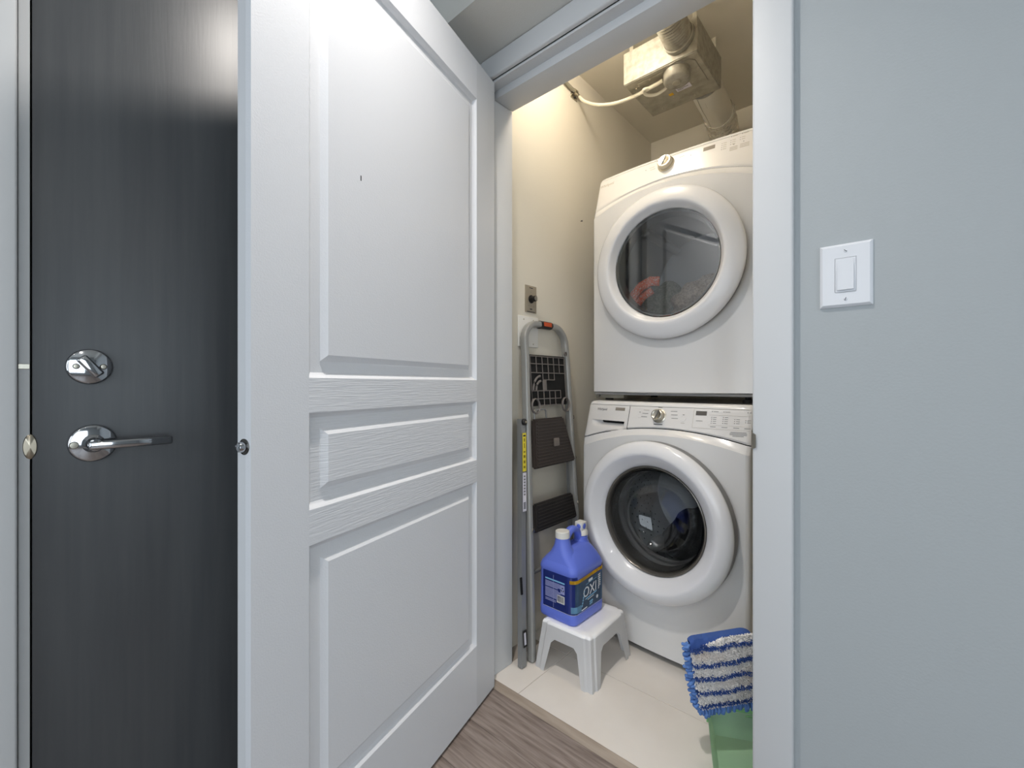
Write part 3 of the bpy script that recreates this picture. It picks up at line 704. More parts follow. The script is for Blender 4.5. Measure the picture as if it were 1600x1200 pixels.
# ------------------------------------------------------------------ fan box under the closet ceiling
fb = thing('duct_fan', 'galvanised metal fan box hung below the closet ceiling', 'fan', (0.163, 0.60, 2.26))
BW, BD, BH = 0.297, 0.285, 0.130
box('housing', 0, BW, 0, BD, 0.001, BH, galv, fb, 0.0015, 1)
for x in (0.02, BW - 0.02):
    for yy in (0.03, BD - 0.03): box('hanger_strap', x - 0.008, x + 0.008, yy - 0.001, yy + 0.001, BH, CZ - 2.26, galvd, fb)
bp_ = box('bottom_plate', 0.003, BW - 0.003, 0.003, BD - 0.003, -0.0012, 0.001, galvd, fb, 0.0006, 1)
mp = prism('motor_plate', [(0, 0), (0.205, 0), (0.225, 0.02), (0.225, 0.170), (0.215, 0.185), (0.03, 0.185), (0, 0.15)], -0.0015, 0.0015, galvd, fb, 0.0006, (0.050, 0.022, -0.0028), (math.radians(-90), 0, 0))
mc = lathe('motor_can', [(0, -0.046), (0.038, -0.046), (0.046, -0.042), (0.050, -0.036), (0.050, -0.006), (0.056, -0.003), (0.056, -0.001)], galv, fb, 40, Matrix.Translation((0.198, 0.060, 0)))
lathe('motor_hub', [(0, -0.050), (0.014, -0.050), (0.017, -0.0465), (0.017, -0.044)], galvd, mc, 24, Matrix.Translation((0.198, 0.060, 0)))
lb = box('rating_label', 0.155, 0.215, 0.150, 0.180, -0.0052, -0.0044, whitel, fb)
for k in range(3): box('printing', 0.160, 0.160 + (0.03, 0.045, 0.022)[k], 0.156 + 0.007 * k, 0.159 + 0.007 * k, -0.0056, -0.0052, ink, lb)
box('warning_label', 0.120, 0.138, 0.170, 0.186, -0.0052, -0.0044, jugy, fb)
for x, yy in ((0.035, 0.05), (0.05, 0.04), (0.13, 0.20), (0.225, 0.16), (0.20, 0.25), (0.06, 0.25), (0.27, 0.09), (0.10, 0.03)):
    lathe('screw', [(0, -0.006), (0.004, -0.005), (0.005, -0.002)], nickel, fb, 10, Matrix.Translation((x, yy, 0)))
# round collar and ribbed duct on the front face, rising towards the wall above the opening
col = lathe('duct_collar', [(0.058, -0.01), (0.058, 0.018), (0.054, 0.020), (0.054, -0.01)], galv, fb, 40, Matrix.Translation((0.232, 0.0, 0.075)) @ FRONT)
bm = bmesh.new()
pp = []; 
for k in range(40):
    t = k / 39; ang = t * math.radians(55)
    pp.append((0.232, -0.012 - 0.20 * math.sin(ang), 0.075 + 0.13 * (1 - math.cos(ang))))
add_tube(bm, pp, 0.050, 0.050, 28, (1, 0, 0), True, False, [1.06 if k % 2 else 0.97 for k in range(40)])
finish('flexible_duct', bm, galv, col, 25)
# round duct from the back of the box down behind the dryer
ed = thing('exhaust_duct', 'round silver duct with foil taped joint dropping behind the dryer', 'duct', (0, 0, 0))
pts = bez([(0.392, 0.900, 2.311), (0.389, 0.96, 2.300), (0.385, 1.04, 2.299), (0.378, 1.10, 2.303), (0.371, 1.16, 2.306), (0.364, 1.22, 2.306), (0.357, 1.262, 2.295)], 4)
bm = bmesh.new(); add_tube(bm, pts, 0.064, 0.062, 28, (1, 0, 0)); finish('elbow', bm, ductm, ed, 50)
tube('seam', [p + Vector((-0.030, -0.01, -0.053)) for p in pts[:-6]], 0.003, galvd, ed, n=6)
tube('seam', [p + Vector((-0.004, -0.01, -0.060)) for p in pts[:-6]], 0.003, galvd, ed, n=6)
bm = bmesh.new()
fp = bez([(0.374, 1.135, 2.305), (0.366, 1.20, 2.308), (0.358, 1.262, 2.300), (0.351, 1.310, 2.255), (0.350, 1.325, 2.18), (0.350, 1.325, 2.05), (0.350, 1.325, 1.90), (0.350, 1.325, 1.72)], 5)
add_tube(bm, fp, 0.066, 0.066, 30, (1, 0, 0), True, False, [1.0 + 0.05 * (k % 2) for k in range(len(fp))])
for v in bm.verts: v.co += Vector((noise.noise(v.co * 60), noise.noise(v.co * 60 + Vector((9, 0, 0))), noise.noise(v.co * 50 + Vector((0, 9, 0))))) * 0.006
finish('foil_sleeve', bm, foil, ed, 25)
# white flexible cable from the fan to a clip on the left wall, and the conduit it joins
cb = thing('power_cable', 'white armoured cable looping from the fan box to the wall clip', 'cable', (0, 0, 0))
pts = bez([(0.307, 0.652, 2.243), (0.285, 0.650, 2.238), (0.255, 0.650, 2.236), (0.18, 0.66, 2.238), (0.09, 0.668, 2.252), (0.0, 0.668, 2.282), (-0.06, 0.660, 2.318), (-0.085, 0.648, 2.346)], 22)
bm = bmesh.new(); add_tube(bm, pts, 0.0068, 0.0068, 10, None, True, False, [1.0 + 0.12 * (k % 2) for k in range(len(pts))]); finish('sheath', bm, cablew, cb, 20)
pts = bez([(0.255, 0.650, 2.236), (0.232, 0.640, 2.232), (0.232, 0.668, 2.226), (0.262, 0.690, 2.225), (0.295, 0.694, 2.232), (0.311, 0.692, 2.242)], 14)
bm = bmesh.new(); add_tube(bm, pts, 0.0062, 0.0062, 10); finish('loop', bm, cablew, cb, 50)
cp = thing('conduit_pipe', 'thin steel conduit with clip high on the closet left wall', 'pipe', (0, 0, 0))
tube('pipe', [(-0.0915, 0.20, 2.41), (-0.0915, 0.45, 2.378), (-0.0895, 0.56, 2.363), (-0.0875, 0.652, 2.350)], 0.0075, galvd, cp, n=12)
lathe('clip', [(0.0115, -0.012), (0.0115, 0.012), (0.0085, 0.012), (0.0085, -0.012)], nickel, cp, 16, Matrix.Translation((-0.0885, 0.62, 2.3545)) @ Matrix.Rotation(math.radians(97), 4, 'X'), 40, True)
box('clip_foot', -0.1, -0.097, 0.600, 0.650, 2.328, 2.345, nickel, cp)
lathe('clip_screw', [(0, 0.006), (0.004, 0.005), (0.004, 0)], inkd, cp, 10, Matrix.Translation((-0.097, 0.628, 2.337)) @ TOX)

# ------------------------------------------------------------------ folded step ladder leaning on the closet's left wall
# local x along the wall (into the closet), -y out of the wall, z up
LT = math.radians(-4.2)
ld = thing('step_ladder', 'grey folded step ladder with black treads leaning on the closet wall', 'ladder', (0.012, 0.357, TZ), rot=(LT, 0, PI / 2))
def rail(name, pts, w, t, mat):
    # hollow-looking rounded rectangular tube in the ladder's plane
    bm = bmesh.new(); add_tube(bm, pts, w, t, 12, (0, 1, 0)); return finish(name, bm, mat, ld, 50)
arch = [(-0.172, 0, 0.004), (-0.150, 0, 0.40), (-0.126, 0, 0.85), (-0.112, 0, 1.11)]
k1 = []
for a in range(0, 9):
    an = math.radians(180 - 90 * a / 8); k1.append((-0.032 + 0.080 * math.cos(an), 0, 1.185 + 0.075 * math.sin(an)))
k2 = []
for a in range(0, 9):
    an = math.radians(90 - 90 * a / 8); k2.append((0.082 + 0.080 * math.cos(an), 0, 1.185 + 0.075 * math.sin(an)))
rightleg = [(0.164, 0, 1.11), (0.165, 0, 0.85), (0.163, 0, 0.40), (0.160, 0, 0.004)]
bm = bmesh.new(); add_tube(bm, arch + k1 + k2 + rightleg, 0.0122, 0.0150, 20, (0, 1, 0), sq=0.55); fr_ = finish('front_rail', bm, ladderp, ld, 50)
# the outer rear legs fold flat beside the front rails
for pts, s in (([(-0.222, 0.004, 0.004), (-0.186, 0.004, 0.45), (-0.151, 0.004, 0.885)], -1), ([(0.172, 0.042, 0.004), (0.182, 0.036, 0.45), (0.188, 0.018, 0.885)], 1)):
    bm = bmesh.new(); a = Vector(pts[0]); b = Vector(pts[2])
    add_tube(bm, pts, 0.0170, 0.0145, 4, (0, 1, 0), True, ph=PI / 4); 
    lg = finish('rear_leg', bm, ladderd, ld, 20)
    if s < 0: LEG = lg
    pv = lathe('pivot_cap', [(0, 0.012), (0.009, 0.011), (0.0125, 0.006), (0.0125, 0.0)], blackp, lg, 20, Matrix.Translation((pts[2][0], pts[2][1] - 0.010, pts[2][2] - 0.012)) @ FRONT)
    lathe('rivet', [(0, 0.015), (0.004, 0.014), (0.005, 0.011)], nickel, lg, 14, Matrix.Translation((pts[2][0], pts[2][1] - 0.010, pts[2][2] - 0.012)) @ FRONT)
def on_leg(z): return -0.222 + 0.071 * z / 0.885
def leg_label(name, za, zb, mat):
    bm = bmesh.new(); w = 0.0102
    v = [bm.verts.new((on_leg(z) + s * w, -0.0105, z)) for z, s in ((za, -1), (za, 1), (zb, 1), (zb, -1))]
    w2 = [bm.verts.new((p.co.x, -0.0112, p.co.z)) for p in v]
    bm.faces.new(w2); 
    for k in range(4): bm.faces.new((v[k], v[(k + 1) % 4], w2[(k + 1) % 4], w2[k]))
    return finish(name, bm, mat, LEG, 0)
ly = leg_label('caution_label', 0.690, 0.832, yellow)
lw = leg_label('white_label', 0.545, 0.685, whitel)
for z, w, h in ((0.822, 0.013, 0.006), (0.806, 0.006, 0.012), (0.785, 0.004, 0.018), (0.762, 0.009, 0.006), (0.745, 0.010, 0.010), (0.725, 0.009, 0.010), (0.706, 0.009, 0.008)):
    box('printing', on_leg(z) - w / 2, on_leg(z) + w / 2, -0.0117, -0.0111, z - h / 2, z + h / 2, M('label_ink', rgb(96, 84, 20), 0.5) if z > 0.83 else inkd if z > 0.815 else bpy.data.materials.get('ochre_ink') or M('ochre_ink', rgb(128, 112, 26), 0.5), LEG)
for k in range(7):
    z = 0.672 - 0.011 * k; box('printing', on_leg(z) - 0.004, on_leg(z) + 0.004, -0.0117, -0.0111, z - 0.003, z + 0.003, ink, LEG)
for k in range(5): z = 0.576 - 0.005 * k; box('barcode', on_leg(z) - 0.006, on_leg(z) + 0.006, -0.0117, -0.0111, z - 0.0014, z + 0.0014, inkd, LEG)
box('foot_label', on_leg(0.10) - 0.010, on_leg(0.10) + 0.010, -0.0114, -0.0100, 0.072, 0.130, blackp, LEG)
box('foot_label_print', on_leg(0.10) - 0.006, on_leg(0.10) + 0.004, -0.0119, -0.0113, 0.080, 0.122, whitel, LEG)
box('slot', on_leg(0.30) - 0.020, on_leg(0.30) - 0.012, -0.009, -0.004, 0.255, 0.315, black, LEG)
# grip
gp_ = tube('grip', [(-0.012, 0, 1.260), (0.025, 0, 1.2605), (0.062, 0, 1.260)], 0.0160, blackp, ld, 0.0185, 14, (0, 1, 0))
box('grip_label', -0.002, 0.050, -0.0192, -0.0176, 1.252, 1.269, orange, gp_, 0.0004, 1)
# tray with grid and tool holes
tr = box('tray', -0.098, 0.148, -0.004, 0.010, 0.930, 1.135, black, ld, 0.004, 2)
def bar(x0, z0, x1, z1, r=0.0021): 
    return tube('tray_bar', [(x0, -0.0065, z0), (x1, -0.0065, z1)], r, M_bar, tr, n=6)
M_bar = M('tray_plastic_grey', rgb(112, 106, 102), 0.45)
X = [-0.092 + 0.0385 * k for k in range(7)]; Z = [1.128, 1.093, 1.055, 1.022, 0.985, 0.953, 0.936]
bar(X[0], 1.128, X[6], 1.128); bar(X[0], 1.098, X[6], 1.098); bar(X[0], 1.062, X[6], 1.062); bar(X[2], 1.034, X[4], 1.034); bar(X[0], 0.990, X[5], 0.990); bar(X[0], 0.958, X[5], 0.958); bar(X[1], 0.932, X[5], 0.932)
for k in range(7):
    bar(X[k], 1.128, X[k], 1.062)
    if k in (2, 3, 4): bar(X[k], 1.062, X[k], 1.034)
    if k < 6: bar(X[k], 0.990, X[k], 0.958)
    if 0 < k < 5: bar(X[k], 0.958, X[k], 0.932)
bar(X[0], 1.062, X[0], 0.932); bar(X[6], 1.062, X[6], 0.945)
for rr_ in (0.052, 0.034):
    pts = [(-0.028 + rr_ * math.cos(math.radians(a)), -0.006, 0.992 + rr_ * 1.1 * math.sin(math.radians(a))) for a in range(95, 181, 12)]
    tube('tray_hook', pts, 0.0045, M_bar, tr, n=8)
box('tray_post', -0.018, 0.006, -0.009, -0.003, 0.990, 1.032, M_bar, tr, 0.002, 1)
for x in (-0.076, 0.128):
    pts = [(x + 0.024 * math.cos(a * PI / 10), -0.010, 0.930 + 0.029 * math.sin(a * PI / 10)) for a in range(20)]
    bm = bmesh.new(); add_tube(bm, pts, 0.0028, 0.006, 8, (0, 1, 0), True, True); finish('tray_ring', bm, M_bar, tr, 50)
lathe('tray_eye', [(0.009, -0.003), (0.009, 0.003), (0.005, 0.003), (0.005, -0.003)], M_bar, tr, 20, Matrix.Translation((0.143, -0.014, 1.146)) @ FRONT, 40, True)
for x, z in ((-0.118, 1.06), (0.172, 0.88), (0.178, 0.70)): lathe('rivet', [(0, 0.004), (0.004, 0.003), (0.0055, 0)], nickel, ld, 14, Matrix.Translation((x, -0.0105, z)) @ FRONT)
# treads, folded nearly flat
def tread(poly, ribs, parent, y0=-0.024, y1=-0.002, mat=rubber):
    t = prism('tread', poly, y0, y1, mat, parent, 0.006)
    xl0, xl1 = poly[3], poly[2]; b0, b1 = poly[0], poly[1]
    for k in range(ribs):
        f = (k + 0.7) / (ribs + 0.4)
        xa = b0[0] + (xl0[0] - b0[0]) * f + 0.012; xb = b1[0] + (xl1[0] - b1[0]) * f - 0.010; za = b0[1] + (xl0[1] - b0[1]) * f; zb = b1[1] + (xl1[1] - b1[1]) * f
        tube('rib', [(xa, y0 - 0.0006, za), (xb, y0 - 0.0006, zb)], 0.0022, mat, t, n=6)
    return t
t1 = tread([(-0.115, 0.690), (0.160, 0.690), (0.090, 0.880), (-0.104, 0.880)], 15, ld)
box('tread_button', 0.005, 0.040, -0.031, -0.024, 0.765, 0.797, M('grey_button', rgb(112, 104, 98), 0.5), t1, 0.003, 2)
tube('tread_loop', [(-0.088, -0.010, 0.872), (-0.088, -0.010, 0.910), (-0.080, -0.010, 0.916), (-0.022, -0.010, 0.916), (-0.014, -0.010, 0.910), (-0.012, -0.010, 0.872)], 0.0030, ladderd, t1, n=8)
t2 = tread([(-0.138, 0.455), (0.146, 0.455), (0.122, 0.560), (-0.126, 0.560)], 8, ld, mat=rubberd)
for x, z in ((-0.140, 0.466), (0.168, 0.51)): lathe('rivet', [(0, 0.007), (0.006, 0.006), (0.008, 0)], nickel, ld, 14, Matrix.Translation((x, -0.012, z)) @ FRONT)
tube('back_brace', [(-0.150, 0.012, 0.30), (0.170, 0.012, 0.30)], 0.007, ladderd, ld, n=10)

# ------------------------------------------------------------------ small white plastic stool
ST = (0.150, 0.318, TZ)
st = thing('step_stool', 'small white moulded plastic stool holding the blue jug', 'stool', ST, math.radians(1.5))
SH = 0.170
def stool_ring(z, off=0.0):
    t = z / SH                                # 0 floor, 1 top
    hx = 0.122 - 0.020 * t - off; hy = 0.146 - 0.020 * t - off; r = 0.030
    pts = []
    n = 9
    for cx, cy, a0 in ((1, -1, -90), (1, 1, 0), (-1, 1, 90), (-1, -1, 180)):
        for k in range(n):
            a = math.radians(a0 + 90 * k / (n - 1))
            ex = 0.005 * math.cos((k - (n - 1) / 2) / ((n - 1) / 2) * PI * 1.5)      # fluted corner
            pts.append((cx * (hx - r) + (r + ex) * math.cos(a), cy * (hy - r) + (r + ex) * math.sin(a)))
        # straight run to the next corner
        nx = {(1, -1): (1, 1), (1, 1): (-1, 1), (-1, 1): (-1, -1), (-1, -1): (1, -1)}[(cx, cy)]
        p0 = pts[-1]; a = math.radians(a0 + 90); 
        p1 = (nx[0] * (hx - r) + (r - 0.0) * math.cos(a), nx[1] * (hy - r) + (r - 0.0) * math.sin(a))
        for k in range(1, 12): f = k / 12; pts.append((p0[0] + (p1[0] - p0[0]) * f, p0[1] + (p1[1] - p0[1]) * f))
    return pts
NP = len(stool_ring(0)); per = NP // 4
def arch_h(i):          # height of the cut-out at perimeter index i
    k = i % per
    if k < 9: return 0.0
    f = (k - 9 + 1) / 12.0                    # 0..1 along the straight run
    d = min(f, 1 - f)
    if d < 0.10: return 0.0
    return 0.118 - 0.05 * max(0, (0.24 - d) / 0.14) ** 2
def stool_side(which):
    bm = bmesh.new(); cols_ = []
    zt_ = SH - 0.010
    for i in range(NP):
        h = arch_h(i); colv = []
        for j in range(10):
            z = h + (zt_ - h) * j / 9; x, yv = stool_ring(z)[i]; colv.append((x, yv, z))
        cols_.append(colv)
    vv = {}
    def V(i, j):
        if (i, j) not in vv: vv[(i, j)] = bm.verts.new(cols_[i][j])
        return vv[(i, j)]
    for i in range(NP):
        q = (i + 1) % NP; k = i % per
        corner = i // per if k < 10 else (i // per)
        leg_id = (i // per) if k <= 9 else (((i // per) + 1) % 4 if k >= per - 2 else 4 + i // per)
        if which == leg_id:
            if arch_h(i) == 0 and arch_h(q) > 0 or arch_h(i) > 0 and arch_h(q) == 0:
                pass
            for j in range(9): bm.faces.new((V(i, j), V(q, j), V(q, j + 1), V(i, j + 1)))
    bmesh.ops.solidify(bm, geom=bm.faces[:], thickness=0.0035)
    return bm
for k in range(4): finish('leg', stool_side(k), stoolp, st, 40)
for k in range(4): finish('apron', stool_side(4 + k), stoolp, st, 40)
bm = bmesh.new(); rings = []
for z, off in ((SH - 0.0105, 0.0), (SH - 0.006, 0.0010), (SH - 0.002, 0.004), (SH, 0.010), (SH, 0.030), (SH - 0.001, 0.034)):
    rings.append([bm.verts.new((x, yv, z)) for x, yv in stool_ring(min(z, SH - 0.010), off)])
for a, b in zip(rings[:-1], rings[1:]):
    for k in range(NP): bm.faces.new((a[k], a[(k + 1) % NP], b[(k + 1) % NP], b[k]))
bm.faces.new(rings[-1]); bm.faces.new([bm.verts.new((v.co.x, v.co.y, SH - 0.0104)) for v in rings[0]][::-1])
finish('seat', bm, stoolp, st, 40)

# ------------------------------------------------------------------ big blue detergent jug on the stool
JZ = TZ + SH
jg = thing('detergent_jug', 'blue detergent jug with OXI label standing on the white stool', 'jug', (0.1015, 0.310, JZ), math.radians(-1.0))
JX, JY = 0.0815, 0.0995
def rr_ring(hx, hy, r, z, cx=0, cy=0, n=6):
    out = []
    r = min(r, hx * 0.999, hy * 0.999)
    for sx, sy, a0 in ((1, -1, -90), (1, 1, 0), (-1, 1, 90), (-1, -1, 180)):
        for k in range(n):
            a = math.radians(a0 + 90 * k / (n - 1)); out.append((cx + sx * (hx - r) + r * math.cos(a), cy + sy * (hy - r) + r * math.sin(a), z))
    return out
def loft(bm, secs, cap=True):
    rings = [[bm.verts.new(p) for p in s] for s in secs]; n = len(rings[0])
    for a, b in zip(rings[:-1], rings[1:]):
        for k in range(n): bm.faces.new((a[k], a[(k + 1) % n], b[(k + 1) % n], b[k]))
    if cap: bm.faces.new(rings[0][::-1]); bm.faces.new(rings[-1])
bm = bmesh.new()
loft(bm, [rr_ring(JX * .93, JY * .94, 0.02, 0.0), rr_ring(JX * .975, JY * .98, 0.022, 0.004), rr_ring(JX, JY, 0.024, 0.012), rr_ring(JX, JY, 0.024, 0.036), rr_ring(JX - .0015, JY - .0015, 0.024, 0.040),
          rr_ring(JX - .0015, JY - .0015, 0.024, 0.172), rr_ring(JX, JY, 0.024, 0.176), rr_ring(JX * .99, JY * .99, 0.026, 0.186), rr_ring(JX * .95, JY * .965, 0.028, 0.196), rr_ring(JX * .80, JY * .93, 0.03, 0.212, 0, .002),
          rr_ring(JX * .60, JY * .86, 0.03, 0.230, 0, .004), rr_ring(JX * .44, JY * .78, 0.028, 0.242, 0, .006), rr_ring(JX * .30, JY * .68, 0.022, 0.249, 0, .006)])
loft(bm, [rr_ring(JX * .97, 0.045, 0.022, 0.180, 0, -0.052), rr_ring(JX * .90, 0.042, 0.024, 0.200, 0, -0.052), rr_ring(JX * .70, 0.038, 0.026, 0.216, 0, -0.053), rr_ring(0.042, 0.034, 0.028, 0.236, 0, -0.055),
          rr_ring(0.031, 0.029, 0.028, 0.258, 0, -0.056), rr_ring(0.0265, 0.0265, 0.0264, 0.278, 0, -0.057), rr_ring(0.0245, 0.0245, 0.0244, 0.290, 0, -0.057)])
loft(bm, [rr_ring(0.034, 0.034, 0.030, 0.225, 0, 0.060), rr_ring(0.030, 0.030, 0.029, 0.245, 0, 0.062), rr_ring(0.0265, 0.0265, 0.0264, 0.252, 0, 0.062), rr_ring(0.0265, 0.0265, 0.0264, 0.264, 0, 0.062), rr_ring(0.024, 0.024, 0.0239, 0.266, 0, 0.062), rr_ring(0.024, 0.024, 0.0239, 0.274, 0, 0.062)])
hp = bez([(0, -0.044, 0.262), (0, -0.030, 0.287), (0, -0.006, 0.302), (0, 0.018, 0.299), (0, 0.036, 0.284), (0, 0.048, 0.258)], 6)
add_tube(bm, hp, 0.0165, 0.0125, 14, (0, 0, 1))
finish('body', bm, jugp, jg, 42)
lathe('cap', [(0, 0.311), (0.024, 0.311), (0.0258, 0.309), (0.0262, 0.291), (0.0262, 0.287), (0.023, 0.287)], capw, jg, 32, Matrix.Translation((0, -0.057, 0)))
sp = lathe('spout', [(0, 0.289), (0.021, 0.289), (0.026, 0.283), (0.0268, 0.270), (0.024, 0.270)], capw, jg, 32, Matrix.Translation((0, 0.062, 0)))
bm = bmesh.new(); add_box(bm, -0.017, 0.017, 0.044, 0.080, 0.285, 0.319, 0.004, 2); finish('tap', bm, capw, sp)
lathe('tap_button', [(0, 0.004), (0.007, 0.0035), (0.0095, 0.0)], jugp, sp, 22, Matrix.Translation((0.002, 0.0445, 0.303)) @ FRONT)
lathe('tap_button', [(0, 0.0022), (0.007, 0.002), (0.0105, 0.0)], jugp, sp, 22, Matrix.Translation((0.0172, 0.060, 0.303)) @ TOX)
# labels: wrap sheets 0.6 mm proud of the body
def sheet(name, path, z0f, z1f, mat, off=0.0011):
    bm = bmesh.new(); prev = None
    for x, yv, nx, ny, s in path:
        a = bm.verts.new((x + nx * off, yv + ny * off, z0f(s))); b = bm.verts.new((x + nx * off, yv + ny * off, z1f(s)))
        if prev: bm.faces.new((prev[0], a, b, prev[1]))
        prev = (a, b)
    bmesh.ops.solidify(bm, geom=bm.faces[:], thickness=0.0003)
    return finish(name, bm, mat, jg, 60)
def perim():            # from the far left of the hall-side face, round the near corner, along the OXI face
    r = 0.024; hx, hy = JX - .0015, JY - .0015; out = []; s = 0
    for k in range(13): out.append((-hx + r + (2 * hx - 2 * r) * k / 12, -hy, 0, -1))
    for k in range(1, 8): a = math.radians(-90 + 90 * k / 8); out.append((hx - r + r * math.cos(a), -hy + r + r * math.sin(a), math.cos(a), math.sin(a)))
    for k in range(17): out.append((hx, -hy + r + (2 * hy - 2 * r) * k / 16, 1, 0))
    for k in range(1, 6): a = math.radians(90 * k / 8); out.append((hx - r + r * math.cos(a), hy - r + r * math.sin(a), math.cos(a), math.sin(a)))
    res = []; L = 0
    for i, p in enumerate(out):
        if i: L += math.hypot(p[0] - out[i - 1][0], p[1] - out[i - 1][1])
        res.append((*p, L))
    return res
PR = perim(); sc0 = PR[12][4]; sc1 = PR[20][4]
sheet('label', PR[0:20], lambda s: 0.040, lambda s: 0.170, jugl)
sheet('front_label', PR[17:], lambda s: 0.043, lambda s: 0.150, jugf, 0.0016)
gold = PR[13:]
sheet('gold_band', gold, lambda s: 0.148 + 0.006 * smoothstep((s - sc1) / 0.15), lambda s: 0.160 + 0.006 * smoothstep((s - sc1) / 0.15), jugy, 0.0021)
sheet('white_line', PR, lambda s: 0.0395, lambda s: 0.0412, jugw, 0.0021)
sheet('sky_band', PR[14:23], lambda s: 0.046, lambda s: 0.068, jugc, 0.0021)
fx = JX - .0015 + 0.0024
def fm(yv, z, rot=0): return frame((fx, yv, z), (0, math.cos(rot), math.sin(rot)), (0, -math.sin(rot), math.cos(rot)))
text('lettering', 'OXI', 0.050, fm(-0.004, 0.103, math.radians(3)), jugw, jg, 0.0003, sx=1.0, shear=0.1)
def fbar(y0, z0, y1, z1, h, mat, n='printing'):
    bm = bmesh.new(); L = math.hypot(y1 - y0, z1 - z0); a = math.atan2(z1 - z0, y1 - y0)
    add_box(bm, 0, L, -h / 2, h / 2, 0, 0.0003, 0, 1, fm(y0, z0, a)); finish(n, bm, mat, jg, 0)
fbar(-0.032, 0.079, 0.042, 0.086, 0.0045, jugc); fbar(-0.018, 0.073, 0.022, 0.0765, 0.002, jugw); fbar(-0.006, 0.060, 0.016, 0.062, 0.006, jugc); fbar(-0.006, 0.052, 0.014, 0.054, 0.004, jugc)
fbar(-0.012, 0.138, 0.014, 0.140, 0.009, jugw); fbar(-0.03, 0.130, 0.04, 0.135, 0.0015, jugc); fbar(-0.056, 0.047, -0.022, 0.049, 0.004, jugw)
for k in range(7): fbar(-0.056 + 0.003 * k, 0.060 + 0.009 * k, -0.050 + 0.003 * k, 0.064 + 0.009 * k, 0.006, jugc)
for k in range(8): fbar(0.052, 0.090 + 0.007 * k, 0.058 + 0.001 * k, 0.092 + 0.007 * k, 0.004, jugw)
for k in range(6): fbar(0.062, 0.100 + 0.008 * k, 0.068, 0.102 + 0.008 * k, 0.004, jugw)
lathe('round_mark', [(0, 0.0003), (0.0065, 0.0003), (0.0065, 0)], jugw, jg, 20, Matrix.Translation((fx - 0.0003, 0.046, 0.063)) @ TOX)
fy = -(JY - .0015) - 0.0012
def lbar(x0, x1, z0, z1, mat, n='printing'): box(n, x0, x1, fy - 0.0004, fy, z0, z1, mat, jg)
lbar(-0.046, 0.040, 0.139, 0.144, jugc)
for k in range(5): lbar(-0.046, 0.022 - (0.012 if k == 4 else 0), 0.1325 - 0.0042 * k - 0.0014, 0.1325 - 0.0042 * k + 0.0014, ink2 if (ink2 := bpy.data.materials.get('label_text_lilac')) else M('label_text_lilac', rgb(146, 152, 200), 0.5))
lil = bpy.data.materials['label_text_lilac']
for k in range(8): lbar(-0.046, 0.012 + (0.01 if k % 3 else 0), 0.1085 - 0.0043 * k - 0.0014, 0.1085 - 0.0043 * k + 0.0014, lil)
for k in range(2): lbar(-0.046, 0.002, 0.069 - 0.005 * k, 0.0715 - 0.005 * k, lil)
lbar(0.022, 0.040, 0.102, 0.134, lil, 'recycling_panel')
for k in range(3):
    a = PI / 2 + k * 2 * PI / 3
    bm = bmesh.new(); add_box(bm, -0.0035, 0.0035, -0.0003, 0.0, -0.0014, 0.0014)
    finish('recycling_mark', bm, inkd, jg, 0, (0.031 + 0.005 * math.cos(a), fy - 0.0004, 0.118 + 0.006 * math.sin(a)), (0, -(a + PI / 2), 0))
lbar(0.006, 0.040, 0.068, 0.096, M('barcode_paper', rgb(205, 205, 205), 0.5), 'barcode_panel')
for k in range(9): x = 0.0095 + k * 0.0031; box('barcode', x, x + (0.0016 if k % 2 else 0.0009), fy - 0.0007, fy - 0.0004, 0.072, 0.093, inkd, jg)
box('label_line', -0.010, -0.0085, fy - 0.0003, fy, 0.044, 0.160, lil, jg)

# ------------------------------------------------------------------ flat mop and green dustpan by the right side of the opening
RV = Vector((0.7469, 0.6650, 0)); NV = Vector((0.6650, -0.7469, 0))     # pad runs along RV, faces NV
MC = Vector((0.722, 0.252, 0.250))
mo = thing('flat_mop', 'flat mop with striped blue and white pad beside the washer', 'mop', MC)
def pad_pt(a, b, h=0.0):
    # a 0..1 left to right, b 0..1 bottom to top; gently cupped cloth
    x0, x1 = -0.172 + 0.030 * (1 - b), 0.016 + 0.045 * (1 - b)
    cr_ = 0.045 if a > .5 and b > .5 else 0.022
    x = x0 + (x1 - x0) * a
    zb = -0.100 + 0.034 * a; zt_ = 0.083 + 0.030 * a
    z = zb + (zt_ - zb) * b
    ea = min(a, 1 - a) * 0.2; eb = min(b, 1 - b) * 0.18
    bulge = 0.014 * (1 - math.exp(-ea / 0.02)) * (1 - math.exp(-eb / 0.02))
    # round the corners
    dx = max(0, cr_ - ea); dz = max(0, cr_ - eb)
    if dx > 0 and dz > 0:
        d = math.hypot(dx, dz)
        if d > cr_: k = cr_ / d; x += (dx - dx * k) * (1 if a < .5 else -1); z += (dz - dz * k) * (1 if b < .5 else -1)
    p = RV * x + Vector((0, 0, z)) + NV * (bulge + h)
    return p
STR = [0.07, 0.27, 0.47, 0.67, 0.885]
def stripe(a, b):
    return min(stripe_d(a, b, s) for s in STR)
def stripe_d(a, b, s):
    for _ in (0,):
        return abs(b - s + 0.030 * noise.noise(Vector((a * 7, s * 20, 0))) + 0.012 * noise.noise(Vector((a * 30, s * 9, 1))))
bm = bmesh.new(); n1, n2 = 44, 28
vs = grid(bm, n1, n2, lambda i, j: pad_pt(i / (n1 - 1), j / (n2 - 1), 0.003 * noise.noise(Vector((i * .5, j * .5, 3)))))
bw = [[bm.verts.new(pad_pt(i / (n1 - 1), j / (n2 - 1), 0) * 1.0 - NV * 0.020) for j in (0, n2 - 1)] for i in range(n1)]
